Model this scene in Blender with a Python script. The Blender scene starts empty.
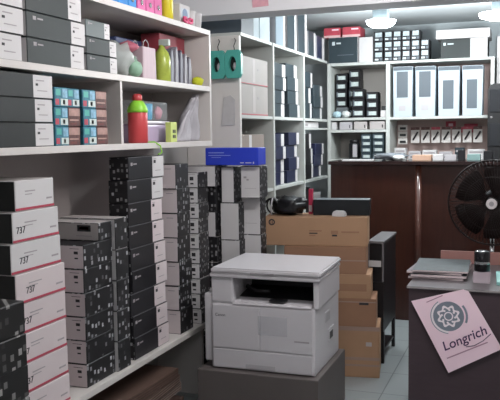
import bpy, bmesh, math, random
from mathutils import Vector, Matrix, noise
random.seed(7)
sc = bpy.context.scene
COL = sc.collection
PI = math.pi

# ---------------------------------------------------------------- materials
def lin(h):
    h = h.lstrip('#'); out = []
    for i in (0, 2, 4):
        v = int(h[i:i+2], 16) / 255
        out.append(v/12.92 if v <= 0.04045 else ((v+0.055)/1.055)**2.4)
    return out + [1.0]

MATS = {}
def mat(name, hexc, rough=0.6, var=0.12, scale=6, metal=0.0, spec=0.4, alpha=1.0, trans=0.0, coat=0.0, stretch=None):
    if name in MATS: return MATS[name]
    m = bpy.data.materials.new(name); m.use_nodes = True
    nt = m.node_tree; b = nt.nodes['Principled BSDF']
    c = lin(hexc)
    tc = nt.nodes.new('ShaderNodeTexCoord')
    n = nt.nodes.new('ShaderNodeTexNoise'); n.inputs['Scale'].default_value = scale; n.inputs['Detail'].default_value = 3
    if stretch:
        mp = nt.nodes.new('ShaderNodeMapping'); mp.inputs['Scale'].default_value = stretch
        nt.links.new(tc.outputs['Object'], mp.inputs['Vector']); nt.links.new(mp.outputs['Vector'], n.inputs['Vector'])
    else:
        nt.links.new(tc.outputs['Object'], n.inputs['Vector'])
    r = nt.nodes.new('ShaderNodeMix'); r.data_type = 'RGBA'
    r.inputs['A'].default_value = [max(0, x*(1-var)) for x in c[:3]] + [1]
    r.inputs['B'].default_value = [min(1, x*(1+var)) for x in c[:3]] + [1]
    nt.links.new(n.outputs['Fac'], r.inputs['Factor'])
    nt.links.new(r.outputs['Result'], b.inputs['Base Color'])
    b.inputs['Roughness'].default_value = rough; b.inputs['Metallic'].default_value = metal
    b.inputs['Specular IOR Level'].default_value = spec
    b.inputs['Alpha'].default_value = alpha
    b.inputs['Transmission Weight'].default_value = trans
    b.inputs['Coat Weight'].default_value = coat
    MATS[name] = m
    return m

def dots_mat(name, base, dot, scale=26, rad=0.27, thr=0.35, rough=0.5):
    """printed pattern of pale rounded marks of different greys scattered on a dark carton"""
    m = bpy.data.materials.new(name); m.use_nodes = True
    nt = m.node_tree; N = nt.nodes; L = nt.links; b = N['Principled BSDF']
    tc = N.new('ShaderNodeTexCoord'); oi = N.new('ShaderNodeObjectInfo')
    sp = N.new('ShaderNodeSeparateXYZ'); L.new(tc.outputs['Object'], sp.inputs[0])
    ad = N.new('ShaderNodeMath'); ad.operation = 'ADD'; L.new(sp.outputs['X'], ad.inputs[0]); L.new(sp.outputs['Y'], ad.inputs[1])
    of = N.new('ShaderNodeMath'); of.operation = 'MULTIPLY_ADD'; L.new(oi.outputs['Random'], of.inputs[0]); of.inputs[1].default_value = 9.0
    L.new(ad.outputs[0], of.inputs[2])
    zz = N.new('ShaderNodeMath'); zz.operation = 'MULTIPLY'; L.new(sp.outputs['Z'], zz.inputs[0]); zz.inputs[1].default_value = 0.8
    cb = N.new('ShaderNodeCombineXYZ'); L.new(of.outputs[0], cb.inputs[0]); L.new(zz.outputs[0], cb.inputs[1])
    v = N.new('ShaderNodeTexVoronoi'); v.voronoi_dimensions = '2D'; v.distance = 'CHEBYCHEV'
    v.inputs['Scale'].default_value = scale; v.inputs['Randomness'].default_value = 0.75
    L.new(cb.outputs[0], v.inputs['Vector'])
    lt = N.new('ShaderNodeMath'); lt.operation = 'LESS_THAN'; L.new(v.outputs['Distance'], lt.inputs[0]); lt.inputs[1].default_value = rad
    cs = N.new('ShaderNodeSeparateColor'); L.new(v.outputs['Color'], cs.inputs[0])
    sb = N.new('ShaderNodeMapRange'); L.new(cs.outputs['Red'], sb.inputs[0]); sb.inputs[1].default_value = thr; sb.inputs[2].default_value = 1.0
    ml = N.new('ShaderNodeMath'); ml.operation = 'MULTIPLY'; L.new(lt.outputs[0], ml.inputs[0]); L.new(sb.outputs[0], ml.inputs[1])
    mx = N.new('ShaderNodeMix'); mx.data_type = 'RGBA'; L.new(ml.outputs[0], mx.inputs['Factor'])
    mx.inputs['A'].default_value = lin(base); mx.inputs['B'].default_value = lin(dot)
    L.new(mx.outputs['Result'], b.inputs['Base Color']); b.inputs['Roughness'].default_value = rough
    MATS[name] = m
    return m

def emis(name, hexc, s):
    m = bpy.data.materials.new(name); m.use_nodes = True
    b = m.node_tree.nodes['Principled BSDF']
    n = m.node_tree.nodes.new('ShaderNodeRGB'); n.outputs[0].default_value = lin(hexc)
    m.node_tree.links.new(n.outputs[0], b.inputs['Emission Color'])
    b.inputs['Emission Strength'].default_value = s
    return m

WHITE = mat('carton_white', 'cac7c7', 0.55, 0.04)
PINKW = mat('carton_pinkish_white', 'cdc1c2', 0.55, 0.05)
GREYC = mat('carton_grey_white', 'b4adab', 0.6, 0.06)
EDGE = mat('carton_edge_highlight', '5d5c60', 0.5, 0.2, 30)  # paler tone painted as the highlight along black carton edges
BLACK = mat('carton_black', '17161a', 0.45, 0.15)
DGREY = mat('carton_dark_grey', '262929', 0.5, 0.2)
SLATE = mat('carton_slate', '282e2e', 0.5, 0.2)
TEALK = mat('carton_dark_teal', '2f3b41', 0.4, 0.2)
NAVY = mat('carton_navy', '232741', 0.4, 0.2)
DOTS = dots_mat('carton_dotted', '121114', 'b0b0b3', scale=36, rad=0.25, thr=0.42)
DOTF = dots_mat('carton_dotted_fine', '131216', 'a6a4a6', scale=42, rad=0.25, thr=0.4)
DOTG = dots_mat('carton_dotted_grey', '171616', '9a9896', scale=30, rad=0.25, thr=0.4)
PHOTO = dots_mat('carton_printed_panel', '1b1f22', 'd5dcda', scale=30, rad=0.36, thr=0.2)
RED = mat('print_red', 'b04656', 0.5, 0.05)
INK = mat('print_ink', '2c2a2d', 0.5, 0.05)
FAINT = mat('print_faint', '9c9698', 0.6, 0.05)
KRAFT = mat('kraft_board', 'a98568', 0.75, 0.1, 5)
KRAFT2 = mat('kraft_board_dark', '957058', 0.75, 0.12, 5)
TAPE = mat('clear_tape', '9d8478', 0.3, 0.05)
BLUE = mat('carton_blue', '2a3eb8', 0.4, 0.08)
PALEB = mat('print_pale_blue', '9aa6dc', 0.5, 0.05)
SHELF = mat('shelf_laminate', 'cdc7c3', 0.4, 0.05, 3)
SHELFB = mat('shelf_back_panel', 'a69d9a', 0.6, 0.06, 3)
SHELF2 = mat('shelf_laminate_cool', 'c0c3bf', 0.4, 0.05, 3)
PALE = mat('printer_white', 'c9c5c8', 0.35, 0.03)
PALE2 = mat('printer_grey', 'b3afb2', 0.4, 0.03)
DARKPL = mat('dark_plastic', '17171a', 0.35, 0.15)
WOOD = mat('mahogany', '361912', 0.32, 0.45, 7, stretch=(6, 6, 0.7), coat=0.3)
WOOD2 = mat('mahogany_post', '4a281f', 0.42, 0.25, 7, stretch=(6, 6, 0.7), coat=0.5)
DESK = mat('desk_laminate_brown', '43363b', 0.5, 0.15, 9, stretch=(1, 1, 6))
DESKT = mat('desk_top_grey', '5f595b', 0.35, 0.08)
STEEL = mat('black_steel', '1d1b1d', 0.4, 0.15)
STEEL2 = mat('frame_grey', '6e6a6d', 0.4, 0.1)
GREYTOP = mat('grey_top', '6d6a6c', 0.5, 0.12)
CHROME = mat('chrome', 'c8c8c8', 0.18, 0.03, metal=1.0)
PINKCARD = mat('pink_card', 'f6d8e3', 0.55, 0.03)
CARDGREY = mat('emblem_grey', '7e8490', 0.5, 0.04)
PURPLE = mat('print_purple', '4b2a52', 0.5, 0.04)
TURQ = mat('turquoise_paper', '8fc4bf', 0.5, 0.08)
TEAL = mat('teal_plastic', '4fa79b', 0.4, 0.1)
CLEAR = mat('clear_plastic', 'dfe6ea', 0.12, 0.03, alpha=0.2)
BOARD = mat('brown_pink_board', '9a7069', 0.55, 0.1)
FILEG = mat('file_white', 'b7c3cb', 0.5, 0.03)
FILED = mat('file_panel_grey', '59626a', 0.5, 0.1)
PEGB = mat('display_back_pink', 'b39d98', 0.7, 0.06)

# ---------------------------------------------------------------- mesh helpers
class MB:
    def __init__(s): s.bm = bmesh.new(); s.mats = []
    def mi(s, m):
        if m not in s.mats: s.mats.append(m)
        return s.mats.index(m)
    def box(s, x0, x1, y0, y1, z0, z1, m, faces=None, bev=0.0, M=None, skip=()):
        b = s.bm
        P = [(x0,y0,z0),(x1,y0,z0),(x1,y1,z0),(x0,y1,z0),(x0,y0,z1),(x1,y0,z1),(x1,y1,z1),(x0,y1,z1)]
        V = [b.verts.new(M @ Vector(p) if M else p) for p in P]
        F = {'-z':(0,3,2,1),'+z':(4,5,6,7),'-y':(0,1,5,4),'+x':(1,2,6,5),'+y':(2,3,7,6),'-x':(3,0,4,7)}
        fs = []
        for k, ix in F.items():
            if k in skip: continue
            f = b.faces.new([V[i] for i in ix]); f.material_index = s.mi((faces or {}).get(k, m)); fs.append(f)
        if bev > 0:
            es = list({e for f in fs for e in f.edges})
            bmesh.ops.bevel(b, geom=es, offset=bev, segments=2, profile=0.6, affect='EDGES')
        return s
    def prism(s, poly, axis, a, bb, m, bev=0.0):
        """extrude a 2D polygon along an axis ('x': poly=(y,z); 'y': (x,z); 'z': (x,y))"""
        def P(p, t): return {'x':(t,p[0],p[1]),'y':(p[0],t,p[1]),'z':(p[0],p[1],t)}[axis]
        A = [s.bm.verts.new(P(p, a)) for p in poly]; B = [s.bm.verts.new(P(p, bb)) for p in poly]
        n = len(poly); fs = [s.bm.faces.new(A[::-1]), s.bm.faces.new(B)]
        for i in range(n): fs.append(s.bm.faces.new((A[i], A[(i+1)%n], B[(i+1)%n], B[i])))
        for f in fs: f.material_index = s.mi(m)
        bmesh.ops.recalc_face_normals(s.bm, faces=fs)
        if bev: bmesh.ops.bevel(s.bm, geom=list({e for f in fs for e in f.edges}), offset=bev, segments=2, affect='EDGES')
        return s
    def lathe(s, prof, m, c=(0,0,0), seg=24, M=None, smooth=True):
        """prof: (r, z, material?) rows from bottom to top about the z axis"""
        rings = []
        for row in prof:
            r, z = row[0], row[1]
            ring = []
            for k in range(seg):
                a = 2*PI*k/seg; p = Vector((c[0]+r*math.cos(a), c[1]+r*math.sin(a), c[2]+z))
                ring.append(s.bm.verts.new(M @ p if M else p))
            rings.append(ring)
        for i in range(len(rings)-1):
            mm = prof[i][2] if len(prof[i]) > 2 else m
            for k in range(seg):
                f = s.bm.faces.new((rings[i][k], rings[i][(k+1)%seg], rings[i+1][(k+1)%seg], rings[i+1][k]))
                f.material_index = s.mi(mm); f.smooth = smooth
        f = s.bm.faces.new(rings[0][::-1]); f.material_index = s.mi(prof[0][2] if len(prof[0])>2 else m)
        f = s.bm.faces.new(rings[-1]); f.material_index = s.mi(prof[-1][2] if len(prof[-1])>2 else m)
        return s
    def tube(s, pts, r, m, seg=8):
        pts = [Vector(p) for p in pts]; rings = []
        for i, p in enumerate(pts):
            t = (pts[min(i+1, len(pts)-1)] - pts[max(i-1, 0)]).normalized()
            u = t.orthogonal().normalized() if i == 0 else (rings_u - t*rings_u.dot(t)).normalized()
            rings_u = u; w = t.cross(u)
            rings.append([s.bm.verts.new(p + r*(u*math.cos(2*PI*k/seg) + w*math.sin(2*PI*k/seg))) for k in range(seg)])
        for i in range(len(rings)-1):
            for k in range(seg):
                f = s.bm.faces.new((rings[i][k], rings[i][(k+1)%seg], rings[i+1][(k+1)%seg], rings[i+1][k])); f.material_index = s.mi(m); f.smooth = True
        for R in (rings[0][::-1], rings[-1]):
            f = s.bm.faces.new(R); f.material_index = s.mi(m)
        return s
    def build(s, name, parent=None, loc=(0,0,0), rz=0.0):
        me = bpy.data.meshes.new(name); s.bm.normal_update(); s.bm.to_mesh(me); s.bm.free()
        for m in s.mats: me.materials.append(m)
        o = bpy.data.objects.new(name, me); COL.objects.link(o)
        o.location = loc; o.rotation_euler = (0, 0, rz)
        if parent: o.parent = parent
        return o

def tag(o, label, cat, group=None, kind=None):
    if label: o['label'] = label
    if cat: o['category'] = cat
    if group: o['group'] = group
    if kind: o['kind'] = kind
    return o
def thing(name, loc, label, cat, group=None, rz=0.0):
    o = bpy.data.objects.new(name, None); COL.objects.link(o); o.location = loc; o.rotation_euler = (0,0,rz)
    o.empty_display_size = 0.05
    return tag(o, label, cat, group)
def struct(name, mb): return tag(mb.build(name), None, None, kind='structure')

def text_part(txt, name, parent, size, M, m, thick=0.0006, shear=0.0, sx=1.0, bold=0.0):
    """printed word: letters built as a thin mesh. M is in the parent's space (text x -> local x, text up -> local y)"""
    cu = bpy.data.curves.new(name, 'FONT'); cu.body = txt; cu.size = size; cu.align_x = 'CENTER'; cu.align_y = 'CENTER'
    cu.extrude = thick; cu.shear = shear; cu.offset = bold
    t = bpy.data.objects.new(name, cu); COL.objects.link(t)
    dg = bpy.context.evaluated_depsgraph_get(); dg.update()
    me = bpy.data.meshes.new_from_object(t.evaluated_get(dg))
    bpy.data.objects.remove(t); bpy.data.curves.remove(cu)
    me.transform(M @ Matrix.Diagonal((sx,1,1,1))); me.materials.clear(); me.materials.append(m); me.name = name
    o = bpy.data.objects.new(name, me); COL.objects.link(o); o.parent = parent
    return o
FRONT = Matrix(((1,0,0,0),(0,0,-1,0),(0,1,0,0),(0,0,0,1)))          # faces -y
SIDE = Matrix(((0,0,1,0),(1,0,0,0),(0,1,0,0),(0,0,0,1)))            # faces +x

ORD = ['topmost', 'second', 'third', 'fourth', 'fifth', 'sixth', 'seventh', 'eighth', 'ninth', 'tenth', 'eleventh']
def ord_txt(i): return 'topmost' if i == 0 else ORD[i] + ' from top'

# a carton standing with its side towards +x and its end towards -y
def carton(name, x0, x1, y0, y1, z0, z1, side, end, top=None, far=None, split=(), decals=(), rz=0.0, label=None, cat='box', group=None):
    """split: rows (fraction, material): the side from that fraction on has that colour (wraps top and bottom too).
       decals: rows (face, u0, u1, v0, v1, material) in fractions of the face"""
    cx, cy = (x0+x1)/2, (y0+y1)/2
    X, Y, Z = (x1-x0)/2, (y1-y0)/2, z1-z0
    mb = MB()
    cuts = [(0.0, side)] + list(split)
    for i, (f, m) in enumerate(cuts):
        f1 = cuts[i+1][0] if i+1 < len(cuts) else 1.0
        tm = (top or m) if i == 0 else m
        mb.box(-X, X, -Y+2*Y*f, -Y+2*Y*f1, 0, Z, m, {'-y': end if i == 0 else m, '+y': far or m, '+z': tm},
               skip=(('-y',) if i else ()) + (('+y',) if i+1 < len(cuts) else ()))
    bmesh.ops.remove_doubles(mb.bm, verts=mb.bm.verts[:], dist=1e-5)
    mb.bm.normal_update()
    bv = min(0.003, 0.05*min(2*X, 2*Y, Z))
    bmesh.ops.bevel(mb.bm, geom=[e for e in mb.bm.edges if len(e.link_faces) == 2 and e.calc_face_angle() > 0.5], offset=bv, segments=1, affect='EDGES')
    t = 0.0007
    for (fc, u0, u1, v0, v1, m) in decals:
        if fc == '+x': mb.box(X-0.0005, X+t, -Y+2*Y*u0, -Y+2*Y*u1, Z*v0, Z*v1, m)
        elif fc == '-y': mb.box(-X+2*X*u0, -X+2*X*u1, -Y-t, -Y+0.0005, Z*v0, Z*v1, m)
        elif fc == '+z': mb.box(-X+2*X*u0, -X+2*X*u1, -Y+2*Y*v0, -Y+2*Y*v1, Z-0.0005, Z+t, m)
    o = mb.build(name, None, (cx, cy, z0), rz)
    return tag(o, label, cat, group)

def J(a): return random.uniform(-a, a)

# ================================================================ SETTING
XW, YB, ZC = -2.13, 7.36, 2.55
RX, YF = 1.7, -1.6
fl = mat('floor_tile', '9aa0a1', 0.35, 0.1, 3)
wallm = mat('wall_paint', 'bdbab8', 0.8, 0.05, 2)
wallb = mat('wall_paint_cool', 'b7bfc2', 0.8, 0.05, 2)
ceilm = mat('ceiling_paint', 'bcc2c4', 0.85, 0.06, 2)
# floor with tile joints in the node graph
nt = fl.node_tree; b = nt.nodes['Principled BSDF']
br = nt.nodes.new('ShaderNodeTexBrick'); br.offset = 0; br.inputs['Scale'].default_value = 1.0
br.inputs['Brick Width'].default_value = 0.4; br.inputs['Row Height'].default_value = 0.4; br.inputs['Mortar Size'].default_value = 0.004
br.inputs['Color1'].default_value = lin('9ba1a2'); br.inputs['Color2'].default_value = lin('949b9c'); br.inputs['Mortar'].default_value = lin('6f7475')
nt.links.new(nt.nodes['Texture Coordinate'].outputs['Object'], br.inputs['Vector']); nt.links.new(br.outputs['Color'], b.inputs['Base Color'])
struct('floor', MB().box(XW, RX, YF, YB, -0.1, 0, fl))
struct('ceiling', MB().box(XW, RX, YF, YB, ZC, ZC+0.1, ceilm))
struct('wall_left', MB().box(XW-0.12, XW, YF, YB+0.12, 0, ZC, wallm))
struct('wall_back', MB().box(XW, RX, YB, YB+0.12, 0, ZC, wallb))
struct('wall_right', MB().box(RX, RX+0.12, YF, YB+0.12, 0, ZC, wallm))
beamm = mat('beam_paint', 'dcdcde', 0.75, 0.05, 2)
struct('trim_1', MB().box(XW+0.001, RX-0.001, 4.3, 4.52, 2.265, ZC-0.001, beamm))     # ceiling beam
# the street side: a wall with a wide open shopfront, daylight comes through it
fw = MB(); fw.box(XW, -1.3, YF-0.12, YF, 0, ZC, wallm); fw.box(1.3, RX, YF-0.12, YF, 0, ZC, wallm); fw.box(-1.3, 1.3, YF-0.12, YF, 2.3, ZC, wallm)
struct('wall_front', fw)

# ================================================================ SHELVING
XF, XB = -1.75, -2.125
def shelf_unit(name, label, parts):
    t = thing(name, ((XF+XB)/2, parts[0][3], 0), label, 'shelf')
    for (nm, x0, x1, y0, y1, z0, z1, m) in parts:
        mb = MB().box(x0-t.location.x, x1-t.location.x, y0-t.location.y, y1-t.location.y, z0, z1, m, bev=0.002)
        mb.build(nm, t)
    return t
T = 0.028
zT, zA, zL, zB = 2.135, 1.812, 1.498, 0.445        # centre heights of the near unit's boards
Y0, Y1 = 0.9, 4.125
P = []
for z in (zT, zA, zL, zB): P.append(('shelf_board', XB, XF, Y0, Y1-0.022, z-T/2, z+T/2, SHELF))
P.append(('side_panel', XB, XF, Y1-0.022, Y1, zL-T/2, zT+T/2, SHELF))
P.append(('divider', XB, XF-0.005, 3.075, 3.095, zL+T/2, zA-T/2, SHELF))
P.append(('divider', XB, XF-0.005, 1.5, 1.52, zL+T/2, zA-T/2, SHELF))
P.append(('side_panel', XB, XF, Y0-0.022, Y0, 0, zT+T/2, SHELF))
P.append(('back_panel', XB-0.003, XB, Y0, Y1-0.022, zB+T/2, zT, SHELFB))
P.append(('support_leg', XB+0.02, XF-0.06, 2.3, 2.33, 0, zB-T/2, SHELF))
P.append(('support_leg', XB+0.02, XF-0.06, 4.05, 4.08, 0, zB-T/2, SHELF))
shelf_unit('wall_shelf', 'cream shelving along left wall nearest the camera, over the toner stacks', P)

zt2, zm2, zl2, zf2 = 2.19, 1.662, 1.145, 0.80
ya, yb, yc, yd = 4.62, 5.285, 6.08, 6.845
P = [('side_panel', XB, XF, ya-0.03, ya, 0, zt2-0.012, mat('panel_cream', 'd9d4cf', 0.5, 0.04))]
for y0, y1 in ((ya, yb-0.03), (yb, yc-0.03), (yc, yd)):
    for z in (zt2, zm2, zl2, zf2):
        P.append(('shelf_board', XB, XF, y0, y1, z-0.011, z+0.011, SHELF2))
P.append(('divider', XB, XF+0.006, yb-0.03, yb, 0, zt2+0.011, SHELF2))
P.append(('divider', XB, XF+0.006, yc-0.03, yc, 0, zt2+0.011, SHELF2))
P.append(('shelf_board', XB, XF, yc, yd, 1.585-0.008, 1.585+0.008, SHELF2))
P.append(('back_panel', XB-0.003, XB, ya, yd, 0, zt2, SHELFB))
shelf_unit('bay_shelf', 'pale three-bay shelving along left wall beyond the teal packs', P)

# back unit facing the camera
BX0, BX1, BY, BD = -1.735, -0.325, 6.9, 7.3
bu = thing('display_shelf', (-1.03, 7.1, 0), 'pale shelving on back wall behind the mahogany counter', 'shelf')
def bpart(nm, x0, x1, y0, y1, z0, z1, m): MB().box(x0+1.03, x1+1.03, y0-7.1, y1-7.1, z0, z1, m, bev=0.002).build(nm, bu)
bxm = -1.205
for z, r in ((2.17, (BX0, BX1)), (1.672, (BX0, BX1)), (1.562, (BX0, bxm)), (1.29, (BX0, BX1)), (0.8, (BX0, BX1)), (0.1, (BX0, BX1))):
    bpart('shelf_board', r[0]+0.001, r[1]-0.001, BY+0.002, BD, z-0.012, z+0.012, SHELF2)
bpart('side_panel', BX0-0.03, BX0, BY, BD, 0, 2.182, SHELF2)
bpart('divider', bxm-0.018, bxm+0.018, BY-0.003, BD, 0, 2.182, SHELF2)
bpart('side_panel', BX1, BX1+0.03, BY, BD, 0, 2.182, SHELF2)
bpart('back_panel', BX0, bxm, BD, BD+0.005, 0, 2.17, mat('back_panel_beige', 'aaa5a0', 0.7, 0.05))
bpart('back_panel', bxm, BX1, BD, BD+0.005, 0, 2.17, PEGB)

# ================================================================ NEAR UNIT, TOP SHELF ITEMS
zt = zT + T/2
def shell_item(name, label, cat, x0, x1, y0, y1, z0, z1, m, group=None, bev=0.006, rz=0):
    mb = MB().box(-(x1-x0)/2, (x1-x0)/2, -(y1-y0)/2, (y1-y0)/2, 0, z1-z0, m, bev=bev)
    return tag(mb.build(name, None, ((x0+x1)/2, (y0+y1)/2, z0), rz), label, cat, group)
bl = mat('folder_blue', '2f83c8', 0.45, 0.06); pk = mat('folder_pink', 'd0609a', 0.45, 0.06)
def lever_file(y0, y1, m, lab, cat='folder'):
    t = thing('lever_arch_file', (-1.93, (y0+y1)/2, zt), lab, cat, 'lever arch files on the near top shelf')
    w = (y1-y0)/2
    MB().box(-0.13, 0.13, -w, w, 0, 0.29, m, bev=0.005).build('cover', t)
    MB().lathe([(0.010, 0), (0.013, 0.001), (0.013, 0.003), (0.010, 0.004)], CHROME, seg=14, M=Matrix.Translation((0.13, 0, 0.05)) @ Matrix.Rotation(PI/2, 4, 'Y')).build('finger_ring', t)
lever_file(3.065, 3.155, bl, 'blue file at near end of the row on the top shelf')
lever_file(3.16, 3.25, bl, 'second blue file on the top shelf, between two blue files')
lever_file(3.255, 3.335, bl, 'blue file on the top shelf touching the pink files')
lever_file(3.345, 3.43, pk, 'pink file on the top shelf touching the blue files')
lever_file(3.435, 3.52, pk, 'middle one of three pink files on the top shelf')
lever_file(3.525, 3.61, pk, 'pink file on the top shelf beside the yellow bottle')
YEL = mat('bottle_yellow', 'dccf3a', 0.3, 0.06); CAPY = mat('cap_yellow', 'c9a91e', 0.35, 0.05)
t = thing('glue_bottle', (-1.82, 3.70, zt), 'tall yellow bottle on the top shelf after the pink files', 'bottle')
MB().lathe([(0.030,0),(0.036,0.006),(0.036,0.19),(0.030,0.215),(0.015,0.23),(0.015,0.24)], YEL).build('body', t)
MB().lathe([(0.018,0.236),(0.018,0.275),(0.006,0.30),(0.004,0.32)], CAPY).build('cap', t)
t = thing('picture_box', (-1.84, 3.845, zt), 'small white box with a round blue picture on the top shelf', 'box')
MB().box(-0.06,0.06,-0.065,0.065,0,0.105,WHITE,bev=0.002).box(0.06,0.0607,-0.05,0.05,0.02,0.085,mat('print_lightgrey','c3cbd0',0.5)).build('carton', t)
MB().lathe([(0.034,0),(0.034,0.0006)], mat('print_steelblue','6f87a5',0.5,0.2,40), M=Matrix.Translation((0.0608,0.0,0.052)) @ Matrix.Rotation(PI/2,4,'Y')).build('picture', t)
# second level of white packet behind
carton('packet', -2.0, -1.90, 3.80, 3.93, zt, zt+0.20, GREYC, GREYC, label='grey packet behind the small picture box on the top shelf', cat='packet', split=((0.5, PALEB),))
pb = mat('ribbon_pink', 'd9557f', 0.5, 0.15, 40)
mb = MB()
for s in (-1, 1):
    mb.tube([(0.0, 0.0, 0.012), (0.004, s*0.022, 0.032), (0.006, s*0.05, 0.030), (0.006, s*0.052, 0.014), (0.002, s*0.02, 0.008), (0,0,0.012)], 0.0085, pb)
mb.lathe([(0.006,0.002),(0.011,0.008),(0.011,0.016),(0.004,0.022)], pb)
tag(mb.build('ribbon_bow', None, (-1.765, 3.84, zt)), 'small pink bow on the top shelf edge in front of picture box', 'bow')
for k, (y, lab) in enumerate(((3.955, 'white cup on the top shelf next to the pink bow'), (4.045, 'white cup at the very end of the top shelf'))):
    t = tag(MB().lathe([(0.022,0),(0.024,0.003),(0.031,0.085),(0.032,0.088),(0.028,0.088),(0.021,0.006)], WHITE).build('cup', None, (-1.80, y, zt)), lab, 'cup', 'cups at the end of the top shelf')

# ================================================================ NEAR UNIT, SHELF A (black toner cartons with white ends)
za = zA + T/2
def big_toner(y0, y1, z0, h, frac, body, label, group, logo=True, x1=-1.765, d=0.32, rz=0.0):
    dec = []
    if logo: dec = [('+x', 0.10, 0.15, 0.70, 0.85, FAINT), ('+x', 0.17, 0.26, 0.74, 0.80, FAINT)]
    dec += [('+x', frac+(1-frac)*0.15, frac+(1-frac)*0.55, 0.72, 0.77, FAINT), ('+x', frac+(1-frac)*0.12, frac+(1-frac)*0.24, 0.52, 0.62, INK),
            ('+x', frac+(1-frac)*0.2, frac+(1-frac)*0.7, 0.30, 0.34, FAINT)]
    return carton('toner_box', x1-d, x1, y0, y1, z0, z0+h, body, WHITE, top=body, far=WHITE, split=((frac, WHITE),), decals=dec, rz=rz, label=label, group=group)
g = 'toner boxes above the ink cartons'
h = 0.097
for i in range(3):
    big_toner(1.83+[0,-.02,.01][i], 2.395+[0,.0,-.015][i], za+(2-i)*h, h-0.001, 0.76, [DGREY, DGREY, DGREY][i],
              'dark toner box by left photo edge on the upper shelf, %s' % ord_txt(i), g)
for i in range(3):
    big_toner(2.412, 2.80+[-.012,0.012,.0][i], za+(2-i)*h, h-0.001, 0.74, SLATE,
              'large slate toner box, middle stack on the upper shelf, %s' % ord_txt(i), g)
for i in range(3):
    big_toner(2.818, 3.015+[0,0.055,0.058][i], za+(2-i)*0.073, 0.072, [0.76, 0.76, 0.75][i], [mat('carton_shiny_grey','525a5a',0.4,0.2), SLATE, SLATE][i],
              'toner box in the upper shelf stack beside gift pack, %s' % ord_txt(i), g)
# gift things at the right end of shelf A
CEL = mat('cellophane', 'cdd3d0', 0.15, 0.1, 30, alpha=0.6); GRN = mat('leaf_green', '89ab94', 0.6, 0.2, 30); ROSE = mat('rose_pink', 'a8596a', 0.6, 0.2, 30)
def lumpy(name, c, r, m, amp=0.25, fr=6, seed=0, parent=None, sub=3):
    bm = bmesh.new(); bmesh.ops.create_icosphere(bm, subdivisions=sub, radius=1)
    for v in bm.verts:
        n = noise.noise(v.co*fr*0.3 + Vector((seed*3.1, seed, 0)))
        k = 1 + amp*n; v.co = Vector((v.co.x*r[0]*k, v.co.y*r[1]*k, max(-r[2], v.co.z*r[2]*k)))
    for f in bm.faces: f.smooth = True
    me = bpy.data.meshes.new(name); bm.to_mesh(me); bm.free(); me.materials.append(m)
    o = bpy.data.objects.new(name, me); COL.objects.link(o); o.location = c
    if parent: o.parent = parent
    return o
t = thing('gift_pack', (-1.87, 3.28, za), 'wrapped gift pack with pink and green paper beside the toner boxes', 'gift')
lumpy('wrapping', (0, -0.02, 0.085), (0.09, 0.11, 0.085), CEL, 0.35, 9, 1, t)
lumpy('green_paper', (0.07, 0.02, 0.05), (0.03, 0.05, 0.045), GRN, 0.4, 9, 2, t, 2)
lumpy('pink_paper', (0.03, 0.03, 0.15), (0.05, 0.055, 0.03), ROSE, 0.4, 9, 3, t, 2)
t = thing('glass_jar', (-2.03, 3.34, za), 'clear jar standing behind the gift pack on the upper shelf', 'jar')
MB().lathe([(0.045,0),(0.05,0.01),(0.05,0.21),(0.04,0.235)], CLEAR).build('body', t)
MB().lathe([(0.044,0.236),(0.044,0.262),(0.04,0.266)], PALE2).build('lid', t)
pst = mat('gift_bag_stripe', 'b9a2a9', 0.5, 0.25, 18, stretch=(1, 9, 0.3))
t = thing('gift_bag', (-1.86, 3.475, za), 'pale pink striped gift bag on the upper shelf before the green bottle', 'bag')
MB().prism([(-0.075,0),(0.075,0),(0.068,0.165),(-0.068,0.165)], 'x', -0.05, 0.05, pst, bev=0.003).build('bag_body', t)
for x in (-0.03, 0.03):
    MB().tube([(x,-0.03,0.16),(x,-0.025,0.19),(x,0,0.205),(x,0.025,0.19),(x,0.03,0.16)], 0.0025, PALE2).build('handle', t)
GB = mat('bottle_lime', 'a3b04a', 0.25, 0.4, 22)
t = thing('lime_bottle', (-1.83, 3.655, za), 'lime green spray bottle standing on the upper shelf', 'bottle')
MB().lathe([(0.040,0),(0.045,0.006),(0.045,0.12),(0.036,0.155),(0.016,0.18),(0.016,0.195)], GB).build('body', t)
MB().box(-0.014,0.045,-0.012,0.012,0.19,0.225,mat('cap_pale','b5bdb5',0.4),bev=0.004).build('spray_head', t)
t = thing('sachet_bundle', (-1.84, 3.84, za), 'grey bundle of hanging sachets between lime bottle and shelf end', 'packet')
for k, (y, z) in enumerate(((-0.075, 0.19), (-0.03, 0.205), (0.015, 0.19), (0.06, 0.175), (0.10, 0.16))):
    MB().prism([(y-0.03,0),(y+0.016,0),(y+0.018,z*0.6),(y+0.002,z),(y-0.02,z*0.9)], 'x', -0.03+0.004*k, 0.02+0.006*k, mat('sachet_%d' % k, ['6f6f7a','8a8890','5c5a68','8d8a92','77757f'][k], 0.5, 0.25, 25), bev=0.004).build('sachet', t)
shell_item('gift_box', 'dark red box at the back of the upper shelf behind the sachets', 'box', -2.0, -1.885, 3.74, 4.06, za, za+0.275, mat('box_maroon','8e3a44',0.5,0.15))
shell_item('carton', 'navy box at the back of the upper shelf behind the gift bag', 'box', -2.11, -1.97, 3.42, 3.70, za, za+0.225, mat('box_navyblue','3a4468',0.5,0.25))
tag(lumpy('sponge', (-1.79, 4.02, za+0.026), (0.03, 0.045, 0.026), mat('sponge_yellow','c8cc30',0.8,0.15,40), 0.25, 8, 5), 'small bright yellow ball at the end of the upper shelf', 'sponge')

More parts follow.
